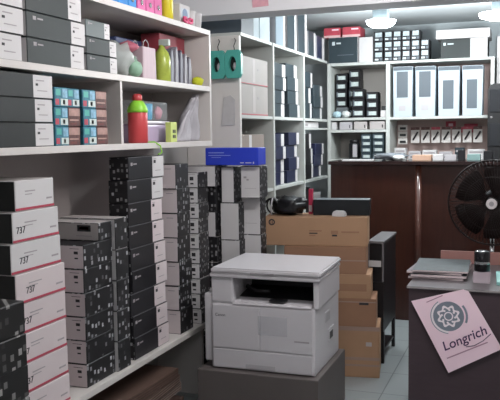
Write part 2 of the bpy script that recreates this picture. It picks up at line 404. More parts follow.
# ================================================================ NEAR UNIT, SHELF L
zl = zL + T/2
g = 'toner boxes on the eye-level shelf'
hh = 0.092
for i in range(3):
    big_toner(2.02, 2.565+[0.0,-0.006,-0.003][i], zl+(2-i)*hh, hh-0.001, [0.77,0.79,0.78][i], DGREY,
              'wide dark grey toner box beside the small ink boxes, %s' % ord_txt(i), g, rz=0)
SKY = mat('ink_sky', '357184', 0.45, 0.6, 60); SKY2 = mat('ink_sky_pale', '7fa9c0', 0.45, 0.6, 70); BRN = mat('ink_brown', '5e3d3a', 0.5, 0.6, 70); PCH = mat('ink_peach', 'a8857c', 0.5, 0.4, 60)
LPN = mat('ink_label_white', 'c9d3cf', 0.5, 0.1)
cols = [(2.575, 2.67), (2.675, 2.765), (2.78, 2.885), (2.89, 2.985)]
for c, (y0, y1) in enumerate(cols):
    for r in range(3):
        brown = (c == 3) or (c == 1 and r < 2)
        z0 = zl + r*0.078
        dec = [('+x', 0.06, 0.94, 0.56, 0.94, PCH if brown else SKY2)] if brown else [('+x', 0.08, 0.42, 0.58, 0.9, TEAL), ('+x', 0.55, 0.92, 0.48, 0.94, SKY2)]
        if not brown: dec += [('+x', 0.42, 0.95, 0.08, 0.42, LPN), ('+x', 0.58, 0.74, 0.14, 0.36, INK), ('+x', 0.04, 0.3, 0.1, 0.4, RED)]
        else: dec += [('+x', 0.1, 0.85, 0.30, 0.38, PCH), ('+x', 0.2, 0.7, 0.1, 0.2, mat('ink_rust','6d3a36',0.5))]
        carton('ink_box', -1.93+0.01*(c % 2), -1.765-0.006*(c % 2)+J(0.003), y0, y1, z0, z0+0.0775, BRN if brown else SKY, BRN if brown else SKY, decals=dec,
               label='small %s ink box, %s of three, %s column from the dark grey toner boxes' % ('brown' if brown else 'blue', ['bottom', 'middle', 'top'][r], ['first', 'second', 'third', 'fourth'][c]),
               group='small ink boxes in the left bay')
# squeeze bottle
t = thing('squeeze_bottle', (-1.79, 3.298, zl), 'red bottle with lime green shoulder and red cap', 'bottle')
RB = mat('bottle_red', 'c2474a', 0.35, 0.1); LG = mat('shoulder_lime', '8ccb3e', 0.4, 0.08)
MB().lathe([(0.044,0),(0.048,0.008),(0.048,0.145),(0.046,0.15)], RB).build('body', t)
MB().lathe([(0.049,0.148),(0.050,0.16),(0.044,0.178),(0.030,0.20),(0.023,0.205)], LG).build('shoulder', t)
MB().lathe([(0.022,0.204),(0.024,0.21),(0.023,0.228),(0.015,0.238)], RB).build('cap', t)
# green strap hanging over the edge
tag(MB().tube([(-1.78,3.36,zl+0.004),(-1.755,3.40,zl+0.004),(-1.738,3.43,zl-0.015),(-1.735,3.44,zl-0.05),(-1.735,3.40,zl-0.058)], 0.0035, LG).build('green_cord'), 'thin lime green cord hanging over the eye-level shelf edge', 'cord')
# storage tubs
LAV = mat('tub_lavender', 'b9a9c4', 0.35, 0.05)
t = thing('storage_tub', (-1.955, 3.57, zl), 'lavender plastic tub with a clear top behind the red bottle', 'tub')
MB().box(-0.10,0.10,-0.2,0.2,0,0.095,LAV,bev=0.012).build('tub_body', t)
MB().box(-0.105,0.105,-0.205,0.205,0.096,0.112,mat('tub_white','d6d2da',0.35),bev=0.006).build('rim', t)
MB().box(-0.098,0.098,-0.198,0.198,0.113,0.215,CLEAR,bev=0.015).build('clear_top', t)
tag(MB().lathe([(0.036,0),(0.040,0.006),(0.044,0.082),(0.036,0.085)], mat('cup_blue','2fa4cf',0.35,0.1)).build('blue_cup', None, (-1.905, 3.585, zl+0.118)), 'small blue cup inside the clear top of the lavender tub', 'cup')
tag(lumpy('pink_packet', (-1.89, 3.71, zl+0.156), (0.02,0.03,0.036), mat('packet_pink','cf8898',0.4,0.2,30), 0.3, 8, 7), 'small pink packet inside the clear top of the lavender tub', 'packet')
LIM = mat('carton_lime', 'c9d67a', 0.45, 0.1)
carton('lime_pack', -1.80, -1.768, 3.615, 3.688, zl, zl+0.105, LIM, LIM, label='lime green small box with dark windows on the eye-level shelf',
       decals=[('+x',0.30,0.50,0.2,0.36,INK),('+x',0.56,0.76,0.2,0.36,INK),('+x',0.30,0.50,0.45,0.62,INK),('+x',0.56,0.76,0.45,0.62,INK)])
tag(lumpy('dark_pouch', (-1.935, 3.86, zl+0.045), (0.06,0.06,0.045), mat('pouch_dark','3b3638',0.5,0.3,20), 0.4, 9, 9), 'dark crumpled pouch lying under the grey cloth', 'pouch')
# draped grey-white cloth at shelf end
CLOTH = mat('cloth_grey', 'b0adb2', 0.8, 0.2, 9, stretch=(1,5,0.6))
bm = bmesh.new(); nu, nv = 26, 20; V = []
for j in range(nv+1):
    v = j/nv; row = []
    for i in range(nu+1):
        u = i/nu; w = 0.07 + 0.285*(1-v)**0.85
        y = 4.055 - w*(1-u) + 0.012*math.sin(9*v)
        x = -1.81 + 0.028*math.sin(u*17+v*2)*(1-0.4*v) + 0.01*math.sin(u*41)
        row.append(bm.verts.new((x, y, zl + 0.004 + 0.27*v - 0.03*v*(1-u))))
    V.append(row)
for j in range(nv):
    for i in range(nu):
        f = bm.faces.new((V[j][i],V[j][i+1],V[j+1][i+1],V[j+1][i])); f.smooth = True
me = bpy.data.meshes.new('hanging_cloth'); bm.to_mesh(me); bm.free(); me.materials.append(CLOTH)
o = bpy.data.objects.new('hanging_cloth', me); COL.objects.link(o); sm = o.modifiers.new('t','SOLIDIFY'); sm.thickness = 0.004
tag(o, 'grey white cloth hanging in folds at the end of the eye-level shelf', 'cloth')

# ================================================================ BOTTOM BOARD: TONER STACKS
zb = zB + T/2
XS = -1.78
# S0 dotted stack on the floor at the very left
for i in range(4):
    z1 = 1.032 - i*0.104
    carton('toner_box', -1.72, -1.50+[0,.006,.002,.008][i], 1.66, 1.985+[0,-.004,.004,.0][i], z1-0.1035, z1, DOTG, DOTG, label='dark dotted toner box at the bottom left corner of photo, %s' % ord_txt(i),
           group='dotted toner boxes in the left corner')
carton('shipping_carton', -1.73, -1.51, 1.62, 1.985, 0.0005, 0.616, DGREY, DGREY, top=DGREY, label='large dark carton under the dotted boxes in the bottom left corner')
# S1 737 stack
y0s = [2.325, 2.298, 2.285, 2.30, 2.305, 2.30, 2.305, 2.30]; y1s = [2.568, 2.588, 2.60, 2.618, 2.62, 2.616, 2.622, 2.625]
has737 = [None, 0.10, 0.24, 0.30, 0.16, 0.06, 0.13, None]
h = (1.388-zb)/8
for i in range(8):
    z1 = 1.388 - i*h
    dec = [('+x', 0.0, 1.0, 0.03, 0.11, RED), ('+x', 0.25, 0.5, 0.62, 0.66, FAINT), ('+x', 0.25, 0.42, 0.52, 0.55, FAINT), ('+x', 0.80, 0.94, 0.30, 0.36, FAINT)]
    o = carton('toner_box', XS-0.30, XS+[0,.004,.002,.006,.003,.005,.004,.006][i], y0s[i], y1s[i], z1-h+0.0005, z1-0.0005, WHITE if i < 3 else PINKW, DGREY, top=GREYC, decals=dec,
               label='white toner box with red stripe in the 737 stack, %s' % ord_txt(i), group='white toner boxes with a red stripe')
    if has737[i] is not None:
        L = y1s[i]-y0s[i]
        text_part('737', 'printed_number', o, 0.036, Matrix.Translation(((0.30+[0,.004,.002,.006,.003,.005,.004,.006][i])/2+0.0006, -L/2+0.03+has737[i]*L*0.6, h*0.40)) @ SIDE, INK)
def stack(n, ztop, zbase, x0, x1, y0, y1, side, end, what, group, split=None, dec=(), jit=0.004, top=None, name='toner_box', jx=0.004, xs=None, ys=None):
    h = (ztop-zbase)/n
    for i in range(n):
        z1 = ztop - i*h
        jy, jjx = J(jit), J(jx)
        if ys: jy = ys[i % len(ys)]
        carton(name, x0+jjx, x1+jjx, y0+jy, y1+jy, z1-h+0.0004, z1-0.0004, side, end, top=top, far=WHITE, split=split or (), decals=dec,
               label=what % ord_txt(i), group=group)
# S2 white ends with small marks + dotted sides
marks = [('-y', 0.83, 0.90, 0.62, 0.74, INK), ('-y', 0.84, 0.90, 0.42, 0.48, INK), ('-y', 0.76, 0.92, 0.84, 0.86, INK)]
stack(6, 1.085, zb, XS-0.29, XS, 2.768, 3.005, DOTS, PINKW, 'dotted white-ended box right after the 737 stack, %s', 'white-ended dotted toner boxes', dec=marks, jit=0.003, jx=0.002, top=BLACK)
o = carton('toner_box', XS-0.29, XS, 2.895, 3.008, 1.0855, 1.165, DOTS, GREYC, top=GREYC, label='grey ended box with dark label lying on top of the second stack',
       decals=[('-y',0.62,0.86,0.52,0.88,INK),('-y',0.66,0.82,0.62,0.78,RED),('-y',0.6,0.88,0.25,0.30,FAINT)])
# S2b narrow dotted stack
stack(5, 1.172, zb, XS-0.28, XS+0.014, 3.014, 3.128, DOTS, WHITE, 'narrow dotted box squeezed before the tall smooth black stack, %s', 'narrow dotted toner boxes', jit=0.0, jx=0.001, top=GREYC)
# S3 tall smooth black stack with white ends
lg = [('+x',0.0,0.66,0.97,1.0,EDGE),('+x', 0.06, 0.11, 0.62, 0.76, FAINT), ('+x', 0.13, 0.22, 0.66, 0.72, FAINT), ('+x', 0.70, 0.76, 0.66, 0.80, INK), ('+x', 0.70, 0.78, 0.84, 0.87, FAINT), ('+x', 0.74, 0.9, 0.3, 0.33, FAINT)]  # first strip paints an edge highlight that sets stacked boxes apart
h = (1.447-zb)/9
yj = [0.0, -0.012, -0.03, -0.016, 0.0, 0.012, -0.012, 0.006, 0.018]
for i in range(9):
    z1 = 1.447-i*h
    carton('toner_box', XS-0.105, XS, 3.175+max(yj[i],-.012), 3.545+yj[i], z1-h+0.0005, z1-0.0005, BLACK, DOTF, top=BLACK, far=WHITE, split=((0.66, PINKW if i > 1 else WHITE),), decals=lg,
           label='smooth black white-ended toner box in the tallest stack, %s' % ord_txt(i), group='smooth black toner boxes with white ends')
# S4 seven white-ended boxes
stack(7, 1.392, zb, XS-0.27, XS, 3.70, 3.862, DOTS, PINKW, 'box with plain pinkish white end after tall black stack, %s', 'plain white-ended dotted boxes', jit=0.008, jx=0.006, top=BLACK,
      dec=[('-y', 0.75, 0.9, 0.8, 0.83, FAINT)])
# S5 small boxes with barcodes
bar = [('-y', 0.76, 0.87, 0.48, 0.72, INK), ('-y', 0.78, 0.87, 0.22, 0.32, INK), ('-y', 0.66, 0.92, 0.86, 0.89, FAINT)]
stack(10, 1.335, zb, -1.98, -1.765, 3.945, 4.085, DOTF, WHITE, 'small barcoded white-ended box in stack near shelf end, %s', 'small barcoded toner boxes', dec=bar, jit=0.006, jx=0.006, top=GREYC)
# S6..S8 in the gap beyond the near unit, standing on the floor
wl = 'white-ended dotted box under blue box, left column, %s'
carton('toner_box', -1.965, -1.765, 4.20, 4.40, 1.236, 1.3615, DOTF, WHITE, top=GREYC, label=wl % 'topmost', group='boxes under the blue box')
hb = 1.2355/8
for i in range(8):
    z1 = 1.2355 - i*hb; jx = J(0.006)
    carton('toner_box', -1.965+jx, -1.775+jx, 4.225+J(0.006), 4.40, z1-hb+0.0004, z1-0.0004, DOTF, WHITE if i in (1, 4) else DOTF, top=GREYC, label=('dotted box under blue box, left column, %s' if i not in (1, 4) else wl) % ord_txt(i+1), group='boxes under the blue box')
up = [('-y', 0.15, 0.3, 0.62, 0.68, FAINT), ('-y', 0.3, 0.42, 0.55, 0.6, FAINT), ('-y', 0.2, 0.8, 0.3, 0.31, FAINT)]
wm = 'upright white-ended box under blue box, narrow middle column, %s'
carton('toner_box', -1.755, -1.672, 4.265, 4.40, 1.135, 1.352, DOTF, WHITE, top=GREYC, label=wm % 'topmost', group='boxes under the blue box')
for i in range(5):
    z1 = 1.1345 - i*0.2268
    carton('toner_box', -1.76+J(.004), -1.64+J(.003), 4.262, 4.352, z1-0.2266, z1-0.0003, DOTF, WHITE, top=BLACK, label=wm % ord_txt(i+1), group='boxes under the blue box')
wr = 'upright white carton under right end of blue box, %s'
carton('toner_box', -1.63, -1.507, 4.27, 4.41, 1.165, 1.357, DOTF, WHITE, top=GREYC, label=wr % 'topmost', group='boxes under the blue box', decals=up)
for i in range(5):
    z1 = 1.1645 - i*0.2328
    carton('toner_box', -1.66+J(.003), -1.537+J(.003), 4.358, 4.46, z1-0.2326, z1-0.0003, DOTF, WHITE, top=GREYC, label=wr % ord_txt(i+1), group='boxes under the blue box', decals=up[2:])
ob = carton('blue_box', -1.84, -1.50, 4.225, 4.36, 1.364, 1.468, BLUE, BLUE, label='long bright blue box lying across the white toner cartons',
       decals=[('-y', 0.06, 0.36, 0.70, 0.74, PALEB), ('-y', 0.06, 0.48, 0.55, 0.585, PALEB), ('-y', 0.12, 0.30, 0.44, 0.465, PALEB), ('-y', 0.66, 0.73, 0.12, 0.17, WHITE), ('-y', 0.76, 0.87, 0.12, 0.17, WHITE), ('-y', 0.90, 0.92, 0.09, 0.20, WHITE)])
# below the bottom board: flattened cartons
fk = [mat('flat_card_%d' % k, c, 0.7, 0.2, 14, stretch=(3,1,9)) for k, c in enumerate(('5f4a41', '7d6a60', '4c3a34', '8b7d76', '55433c'))]
for k in range(6):
    z0 = 0.003 + k*0.052
    mb = MB().box(-0.16,0.16,-0.34,0.34,0,0.048,fk[k % 5],bev=0.003)
    for q in range(3): mb.box(0.158,0.1615,-0.33,0.33,0.010+0.013*q,0.014+0.013*q,fk[(k+2) % 5])
    tag(mb.build('folded_carton', None, (-1.99+0.10+[0,.01,.03,.0,.02,.01][k]-0.03, 3.28+[0,.03,-.02,.05,.01,-.03][k], z0), [0,.03,-.04,.02,.05,-.03][k]),
        'brown flattened carton under bottom shelf near the copier, %s' % ord_txt(5-k), 'cardboard', 'flattened cartons under the shelf')
for k in range(4):
    z0 = 0.003 + k*0.07
    tag(MB().box(-0.14,0.14,-0.17,0.17,0,0.066,[fk[2],fk[0],fk[4],fk[1]][k],bev=0.004).build('folded_carton', None, (-1.93+[0,.01,.0,.015][k], 2.72+[0,.02,-.02,.01][k], z0), [0,.03,-.02,.03][k]),
        'dark brown flattened carton under bottom shelf near 737 stack, %s' % ord_txt(3-k), 'cardboard', 'flattened cartons under the shelf')

# ================================================================ UNIT 2 CONTENT
# teal hanging packs on the end panel
for k, (x, lab) in enumerate(((-1.875, 'teal pack with oval opening hanging on cream panel, left one'), (-1.765, 'teal pack with oval opening hanging on cream panel, right one'))):
    t = thing('teal_pack', (x, 4.535+0.035*0, 1.905), lab, 'pack', 'teal packs on the cream panel')
    mb = MB(); N = 20; w, hh2, yy = 0.054, 0.088, 0.0
    inn = [Vector((0.026*math.cos(2*PI*a/N)-0.004, 0, 0.085+0.048*math.sin(2*PI*a/N))) for a in range(N)]
    outp = []
    for a in range(N):
        c, s_ = math.cos(2*PI*a/N), math.sin(2*PI*a/N); q = max(abs(c), abs(s_))
        outp.append(Vector((w*c/q, 0, 0.085+hh2*s_/q)))
    f0 = [mb.bm.verts.new((v.x, -0.022, v.z)) for v in inn]; f1 = [mb.bm.verts.new((v.x, -0.02, v.z)) for v in outp]
    g0 = [mb.bm.verts.new((v.x, 0.01, v.z)) for v in inn]; g1 = [mb.bm.verts.new((v.x*1.0, 0.01, v.z)) for v in outp]
    mi = mb.mi(TEAL)
    for a in range(N):
        b2 = (a+1) % N
        for q in ((f0[a],f0[b2],f1[b2],f1[a]), (g0[a],g1[a],g1[b2],g0[b2]), (f1[a],f1[b2],g1[b2],g1[a]), (f0[b2],f0[a],g0[a],g0[b2])):
            mb.bm.faces.new(q).material_index = mi
    bmesh.ops.recalc_face_normals(mb.bm, faces=mb.bm.faces[:])
    mb.build('frame', t)
    MB().box(-0.035,0.03,0.011,0.016,0.03,0.14,DARKPL).build('backing', t)
    lumpy('coil', (0.008,-0.004,0.07), (0.014,0.012,0.026), PALE2, 0.3, 8, k, t, 2)
    MB().tube([(0,0.014,0.165),(0.0,0.0,0.20),(0.006,0.02,0.235),(-0.006,0.03,0.25)], 0.003, STEEL).build('hook', t)
# papers hung on panel
tag(MB().prism([(-0.05,0),(0.045,0.01),(0.05,0.17),(0.02,0.20),(-0.03,0.185)],'y',-0.008,0.0,mat('paper_grey','c2bfbd',0.7,0.12,20),bev=0.002).build('paper_bag', None, (-1.83, 4.589, 1.60)), 'pale paper bag hanging on cream panel under teal packs', 'bag')
# dark grey flat box on top of near end
shell_item('carton', 'dark grey flat box on top of bay shelving under the beam', 'box', -2.11, -1.76, 4.66, 4.9, zt2+0.012, zt2+0.135, mat('box_bluegrey','4d565e',0.5,0.1))
GL = mat('wrapped_silver', 'c9d3d8', 0.15, 0.15, 12, spec=0.6)
shell_item('carton', 'glossy silver wrapped carton on top of bay shelving, beside the dark grey box', 'box', -2.08, -1.80, 4.94, 5.12, zt2+0.012, zt2+0.21, GL)
shell_item('carton', 'glossy pale wrapped carton on top of bay shelving, above first divider', 'box', -2.08, -1.80, 5.14, 5.36, zt2+0.012, zt2+0.235, GL)
topb = [(5.39, 5.62, 0.34, mat('box_paleblue','8a99a3',0.35,0.08), WHITE, 0.80, 'pale blue upright box with white edge'),
        (5.68, 5.92, 0.33, TEALK, WHITE, 0.78, 'dark box with white edge next to the pale blue box'),
        (5.97, 6.22, 0.335, TEALK, WHITE, 0.76, 'dark box with white edge in the middle of the row'),
        (6.27, 6.50, 0.21, TEALK, WHITE, 0.74, 'shorter dark box with white edge near the corner'),
        (6.55, 6.80, 0.20, NAVY, WHITE, 0.66, 'dark box with white edge right in the corner')]
for (y0, y1, hgt, a, b2, fr, lab) in topb:
    carton('upright_box', -2.05, -1.765, y0, y1, zt2+0.012, zt2+0.012+hgt, a, PALE2, top=a, far=b2, split=((fr, b2),), label=lab + ' atop bay shelving', group='upright boxes on top of the bay shelving')
# bay 1
z0 = zm2+0.012
CREAM = mat('carton_cream', 'a29c98', 0.6, 0.06)
for i, (h0, h1) in enumerate(((0.24, 0.415), (0.03, 0.235))):
    carton('cream_carton', -2.06, -1.775, 4.67, 5.22, z0+h0-0.03 if i else z0+0.206, z0+h1-0.03 if i else z0+0.39, CREAM, CREAM, label='cream carton with thin red line in first bay, %s one' % ['upper', 'lower'][i], group='cream cartons in the first bay',
           decals=[('+x',0,1,0.02,0.05,RED),('+x',0.42,0.52,0.1,0.95,GREYC),('+x',0.6,0.66,0.55,0.62,FAINT)])
carton('cream_carton', -2.06, -1.80, 4.68, 5.20, zl2+0.012, zl2+0.40, mat('carton_taupe','8f837c',0.6,0.06), CREAM, split=((0.40, WHITE),(0.5, mat('carton_taupe','8f837c'))), label='taupe carton with white strip in the first bay beside the blue box')
# bays 2, 3
def rows(yr, zbase, hts, mats, lab, group, fr=0.76):
    for c, (y0, y1) in enumerate(yr):
        z = zbase
        for i, hgt in enumerate(hts[c]):
            jj = J(0.035)
            carton('toner_box', -2.04, -1.78+J(0.012), y0+0.035+jj*0.6, y1-0.025+jj*0.5, z+0.0005, z+hgt-0.0005, mats[c], mats[c], far=WHITE, split=((fr+J(0.04), WHITE),),
                   label='%s, %s column, %s' % (lab, ['near', 'far', 'farthest'][c], ['bottom box', 'second box up', 'third box up', 'fourth box up', 'fifth box up'][i]), group=group)
            z += hgt
y2 = [(5.30, 5.67), (5.68, 6.03)]
rows(y2, zm2+0.012, [[0.10]*4, [0.105]*4], [TEALK, TEALK], 'dark toner box, upper level of middle bay', 'toner boxes in the middle bay')
rows(y2, zl2+0.012, [[0.098]*4, [0.10]*4], [NAVY, NAVY], 'dark navy box, lower level of middle bay', 'toner boxes in the middle bay')
y3 = [(6.10, 6.42), (6.44, 6.80)]
rows(y3, zm2+0.012, [[0.13]*3, [0.10]*3], [TEALK, TEALK], 'dark toner box, upper level of corner bay', 'toner boxes in the corner bay')
rows(y3, zl2+0.012, [[0.13]*3, [0.10]*3], [BLACK, NAVY], 'dark box, lower level of corner bay', 'toner boxes in the corner bay')
carton('flat_box', -2.02, -1.775, 6.12, 6.62, 1.594, 1.644, WHITE, WHITE, label='flat white box in the slim slot of the corner bay', decals=[('+x',0.15,0.3,0.3,0.7,FAINT)])
for k, (y0, y1, hgt, m, lab) in enumerate(((5.32,5.5,0.10,WHITE,'white small box'),(5.54,5.74,0.14,DGREY,'dark grey small box'),(5.78,5.98,0.09,PINKW,'pinkish small box'),(6.12,6.34,0.16,BLACK,'black small box'),(6.38,6.70,0.12,WHITE,'long white box'))):
    carton('small_box', -2.0, -1.78, y0, y1, zf2+0.012, zf2+0.012+hgt*1.7, m, m, label=lab+' on the lowest visible level of bay shelving', group='boxes low on the bay shelving')

# ================================================================ BACK UNIT CONTENT
# (boxes here show their -y face)
def fbox(name, x0, x1, z0, z1, m, lab, group=None, y=6.915, d=0.25, dec=(), cat='box', side=None, top=None):
    return carton(name, x0, x1, y, y+d, z0, z1, side or m, m, top=top or m, decals=[('-y',)+q for q in dec], label=lab, group=group, cat=cat)
zt3 = 2.183
lighton = mat('print_pale', 'c3cdd0', 0.45, 0.15, 60)
pic = ((0.15, 0.85, 0.45, 0.92, mat('print_swirl','aebbc0',0.4,0.6,55)), (0.1, 0.5, 0.12, 0.3, lighton), (0.6, 0.9, 0.1, 0.35, FILED))
cx = [-1.335, -1.243, -1.165, -1.085, -1.003, -0.922]
hh = 0.0885
for c in range(6):
    w = 0.077 if c else 0.084
    for r in range(3 if c < 5 else 2):
        fbox('ink_box', cx[c], cx[c]+w, zt3+r*hh, zt3+(r+1)*hh-0.001, BLACK, 'dark ink box atop the back shelving, %s column from left, %s' % (ORD[c] if c else 'first', ['bottom', 'middle', 'top'][r]),
             'ink boxes on top of the back shelving', dec=pic, d=0.16)
fbox('toner_box', -1.755, -1.48, zt3, zt3+0.235, TEALK, 'large dark box on top of back shelving under the red packs', d=0.3, dec=((0.12,0.22,0.70,0.84,lighton),(0.27,0.42,0.74,0.80,lighton),(0.3,0.85,0.3,0.33,FILED)), side=WHITE)
fbox('carton', -1.472, -1.347, zt3, zt3+0.225, WHITE, 'plain white box on top of back shelving beside the large dark box', d=0.3)
for k, (x0, x1, lab) in enumerate(((-1.80, -1.645, 'left red pack on top of the large dark box in the corner'), (-1.625, -1.46, 'right red pack on top of the large dark box in the corner'))):
    fbox('red_pack', x0, x1, zt3+0.236, zt3+0.325, mat('pack_red','bb4a58',0.45,0.2,25), lab, 'red packs on the large dark box', d=0.22, dec=((0.0,1,0,0.22,mat('pack_pink','dcb4b4',0.5)),(0.5,0.9,0.7,0.85,PINKCARD)))
o = fbox('printer_box', -0.748, -0.355, zt3, zt3+0.165, SLATE, 'wide dark box with white end on top of back shelving at right', d=0.3, dec=((0.64,1.0,0.0,1.0,WHITE),(0.06,0.11,0.68,0.82,lighton),(0.15,0.28,0.72,0.78,lighton)))
carton('flat_box', -0.785, -0.335, 6.89, 7.24, zt3+0.166, zt3+0.245, WHITE, WHITE, label='flat white carton on the wide dark box by the right lamp', decals=[('-y',0.0,1.0,0.44,0.47,GREYC)])
fbox('carton', -0.905, -0.76, zt3+0.0, zt3+0.03, SLATE, 'thin slate box lying at the back behind small ink boxes', y=7.12, d=0.15)
# box files
for k, (x0, x1, tw) in enumerate(((-1.165,-0.985,0),(-0.968,-0.785,0),(-0.770,-0.580,1),(-0.565,-0.385,1))):
    t = thing('box_file', ((x0+x1)/2, 6.915, 1.685), ['box file at left end of the row behind counter', 'second box file from left, tall dark panel', 'third box file from left, short grey panel', 'box file at right end of the row'][k], 'file', 'box files on the back shelving')
    w = (x1-x0)/2-0.003
    H2 = [0.445, 0.44, 0.43, 0.43][k]
    MB().prism([(-w*0.94,0),(w*0.94,0),(w,H2),(-w,H2)], 'y', 0, 0.24, FILEG, bev=0.003).build('case', t)
    if tw == 0: MB().box(-w*0.62,w*0.52,-0.002,0.001,0.17,H2-0.045,FILED).build('label_panel', t)
    else: MB().box(-w*0.55,w*0.45,-0.002,0.001,0.06,H2-0.12,FILED,bev=0.0009).build('label_panel', t)
    MB().box(-w*0.96,w*0.96,-0.0015,0.001,H2-0.035,H2-0.004,FILED).build('rim_band', t)
    if tw == 0: MB().box(-w*0.4,w*0.3,-0.0015,0.001,0.05,0.10,PALE2).build('spine_print', t)
# left bay, upper
z0 = 1.685
def column(x0, x1, n, zb_, zt_, lab, group, y=6.92, d=0.15, m=BLACK):
    h = (zt_-zb_)/n
    for i in range(n):
        fbox('ink_box', x0+J(.003), x1+J(.003), zb_+i*h, zb_+(i+1)*h-0.001, m, '%s, %s' % (lab, ['lowest', 'second up', 'third up', 'fourth up', 'fifth up'][i]), group, y=y, d=d,
             dec=((0.2,0.85,0.25,0.70,mat('print_photo','bcc6c4',0.45,0.35,40)),(0.08,0.2,0.2,0.8,FILED)))
gi = 'ink boxes in the left bay of the back shelving'
column(-1.715, -1.61, 4, z0+0.10, 2.10, 'tall dark ink box column in left bay, leftmost', gi, y=7.03)
column(-1.595, -1.49, 5, z0, 2.135, 'tall dark ink box column in left bay, second from left', gi, y=7.04, d=0.16)
column(-1.535, -1.425, 3, z0, 1.945, 'ink box in left bay, front column by the white packets', gi, y=6.915, d=0.12)
column(-1.405, -1.30, 3, z0, 1.915, 'ink box in left bay, rightmost front column', gi)
fbox('carton', -1.715, -1.60, z0, z0+0.099, mat('box_grey','6b7073',0.5), 'grey box under the leftmost ink box column', y=7.03, d=0.15)
for k, (x, lab) in enumerate(((-1.685,'pale blue packet at left end of left bay'),(-1.60,'white packet lying in front of the tall ink boxes'))):
    tag(lumpy('packet', (x, 6.955, z0+0.032), (0.042,0.03,0.032), mat('packet_%d' % k, ['a9c3cc','d3d8d6'][k], 0.4, 0.25, 30), 0.3, 8, 11+k), lab, 'packet', 'packets in the left bay')
fbox('small_box', -1.275, -1.225, z0, z0+0.06, WHITE, 'small white box at right end of left bay', d=0.08)
fbox('small_box', -1.265, -1.225, z0+0.061, z0+0.10, DGREY, 'tiny dark box on the small white box in left bay', d=0.06)
# slim slot
for k, (x0, x1, m) in enumerate(((-1.73,-1.685,WHITE),(-1.655,-1.54,PALE2),(-1.52,-1.40,GREYC),(-1.375,-1.235,GREYC))):
    fbox('flat_box', x0, x1, 1.575, 1.575+0.072, m, ['narrow white box at left end of slim slot', 'pale flat box second in slim slot', 'grey flat box third in slim slot', 'grey flat box at right end of slim slot'][k], 'flat boxes in the slim slot', dec=((0.8,0.88,0.2,0.6,INK),) if k else ())
# lower left bay
z1 = 1.303
t = thing('flask', (-1.53, 6.98, z1), 'dark flask with silver front standing on the back shelf over counter', 'flask')
MB().lathe([(0.045,0),(0.05,0.004),(0.05,0.14),(0.042,0.155)], DARKPL).build('body', t)
MB().lathe([(0.044,0.155),(0.046,0.16),(0.044,0.178),(0.03,0.182)], STEEL).build('lid', t)
MB().box(-0.005,0.035,-0.053,-0.03,0.02,0.135,PALE2,bev=0.004).build('silver_panel', t)
column(-1.455, -1.36, 4, z1, 1.535, 'dark box with white label stacked on back shelf beside the flask', 'labelled boxes beside the flask', m=TEALK)
column(-1.35, -1.245, 4, z1, 1.54, 'dark box with white label stacked on back shelf against the divider', 'labelled boxes beside the flask', m=TEALK)
# right bay lower: hanging blister cards
CARD = mat('card_white', 'cfcac6', 0.5, 0.08, 20); PENM = mat('pen_dark', '2f2a2c', 0.35, 0.1)
def card(x, z, w, hgt, kind, lab):
    t = thing('blister_card', (x, 7.18, z), lab, 'card', 'blister cards behind the counter')
    MB().box(-w/2,w/2,-0.002,0.0,0,hgt,CARD,bev=0.0006).build('card_back', t)
    if kind == 0:
        MB().box(-w/2,w/2,-0.003,-0.0015,hgt*0.82,hgt,RED if int(x*100) % 2 else BRN).build('header', t)
        MB().tube([(-w*0.25,-0.008,hgt*0.2),(w*0.05,-0.01,hgt*0.45),(w*0.3,-0.008,hgt*0.70)], 0.0085, PENM).build('cutter', t)
    else:
        MB().box(-w*0.3,w*0.35,-0.012,-0.002,hgt*0.2,hgt*0.6,DGREY,bev=0.003).build('gadget', t)
    MB().tube([(0,-0.004,hgt*0.93),(0,0.119,hgt*0.93)], 0.003, CHROME).build('peg', t)
nm = ['first', 'second', 'third', 'fourth', 'fifth', 'sixth', 'seventh', 'eighth']
for k in range(7): card(-1.0+0.093*k, 1.445, 0.078, 0.145, 0, 'white blister card with dark pen, %s from left in row behind the counter' % nm[k])
for k in range(3): card(-1.115, 1.475+0.062*(2-k)-0.04, 0.085, 0.055, 1, 'small gadget card by the divider behind counter, %s of three' % ['top', 'middle', 'bottom'][k])
tag(MB().box(-0.045,0.045,-0.003,0,0,0.065,RED).box(-0.02,0.02,-0.004,-0.003,0.02,0.045,PINKCARD).build('red_tag', None, (-0.69,7.29,1.575)), 'small red tag hanging above the blister cards', 'tag')
tag(MB().box(-0.12,0.10,-0.003,0,0,0.05,RED).box(-0.05,0.07,-0.0035,-0.003,0.05,0.08,RED).build('red_banner', None, (-0.52,7.29,1.535)), 'long red strip behind the cards at right end', 'strip')
for k, (x, w, hgt, m, lab) in enumerate(((-1.10,0.10,0.10,WHITE,'white square packet below the gadget cards'),(-0.97,0.11,0.07,PALE2,'pale packet low behind counter at left'),(-0.84,0.12,0.08,WHITE,'white packet low behind counter, second of five'),
        (-0.70,0.11,0.065,PALE2,'pale packet low behind counter, third of five'),(-0.58,0.08,0.10,TEALK,'dark upright packet low behind counter'),(-0.44,0.14,0.085,WHITE,'white packet at right end low behind counter'))):
    fbox('packet', x-w/2, x+w/2, z1, z1+hgt, m, lab, 'packets low behind the counter', y=6.93, d=0.1, cat='packet', dec=((0.1,0.9,0.62,0.8,FAINT),(0.15,0.6,0.2,0.35,INK)))

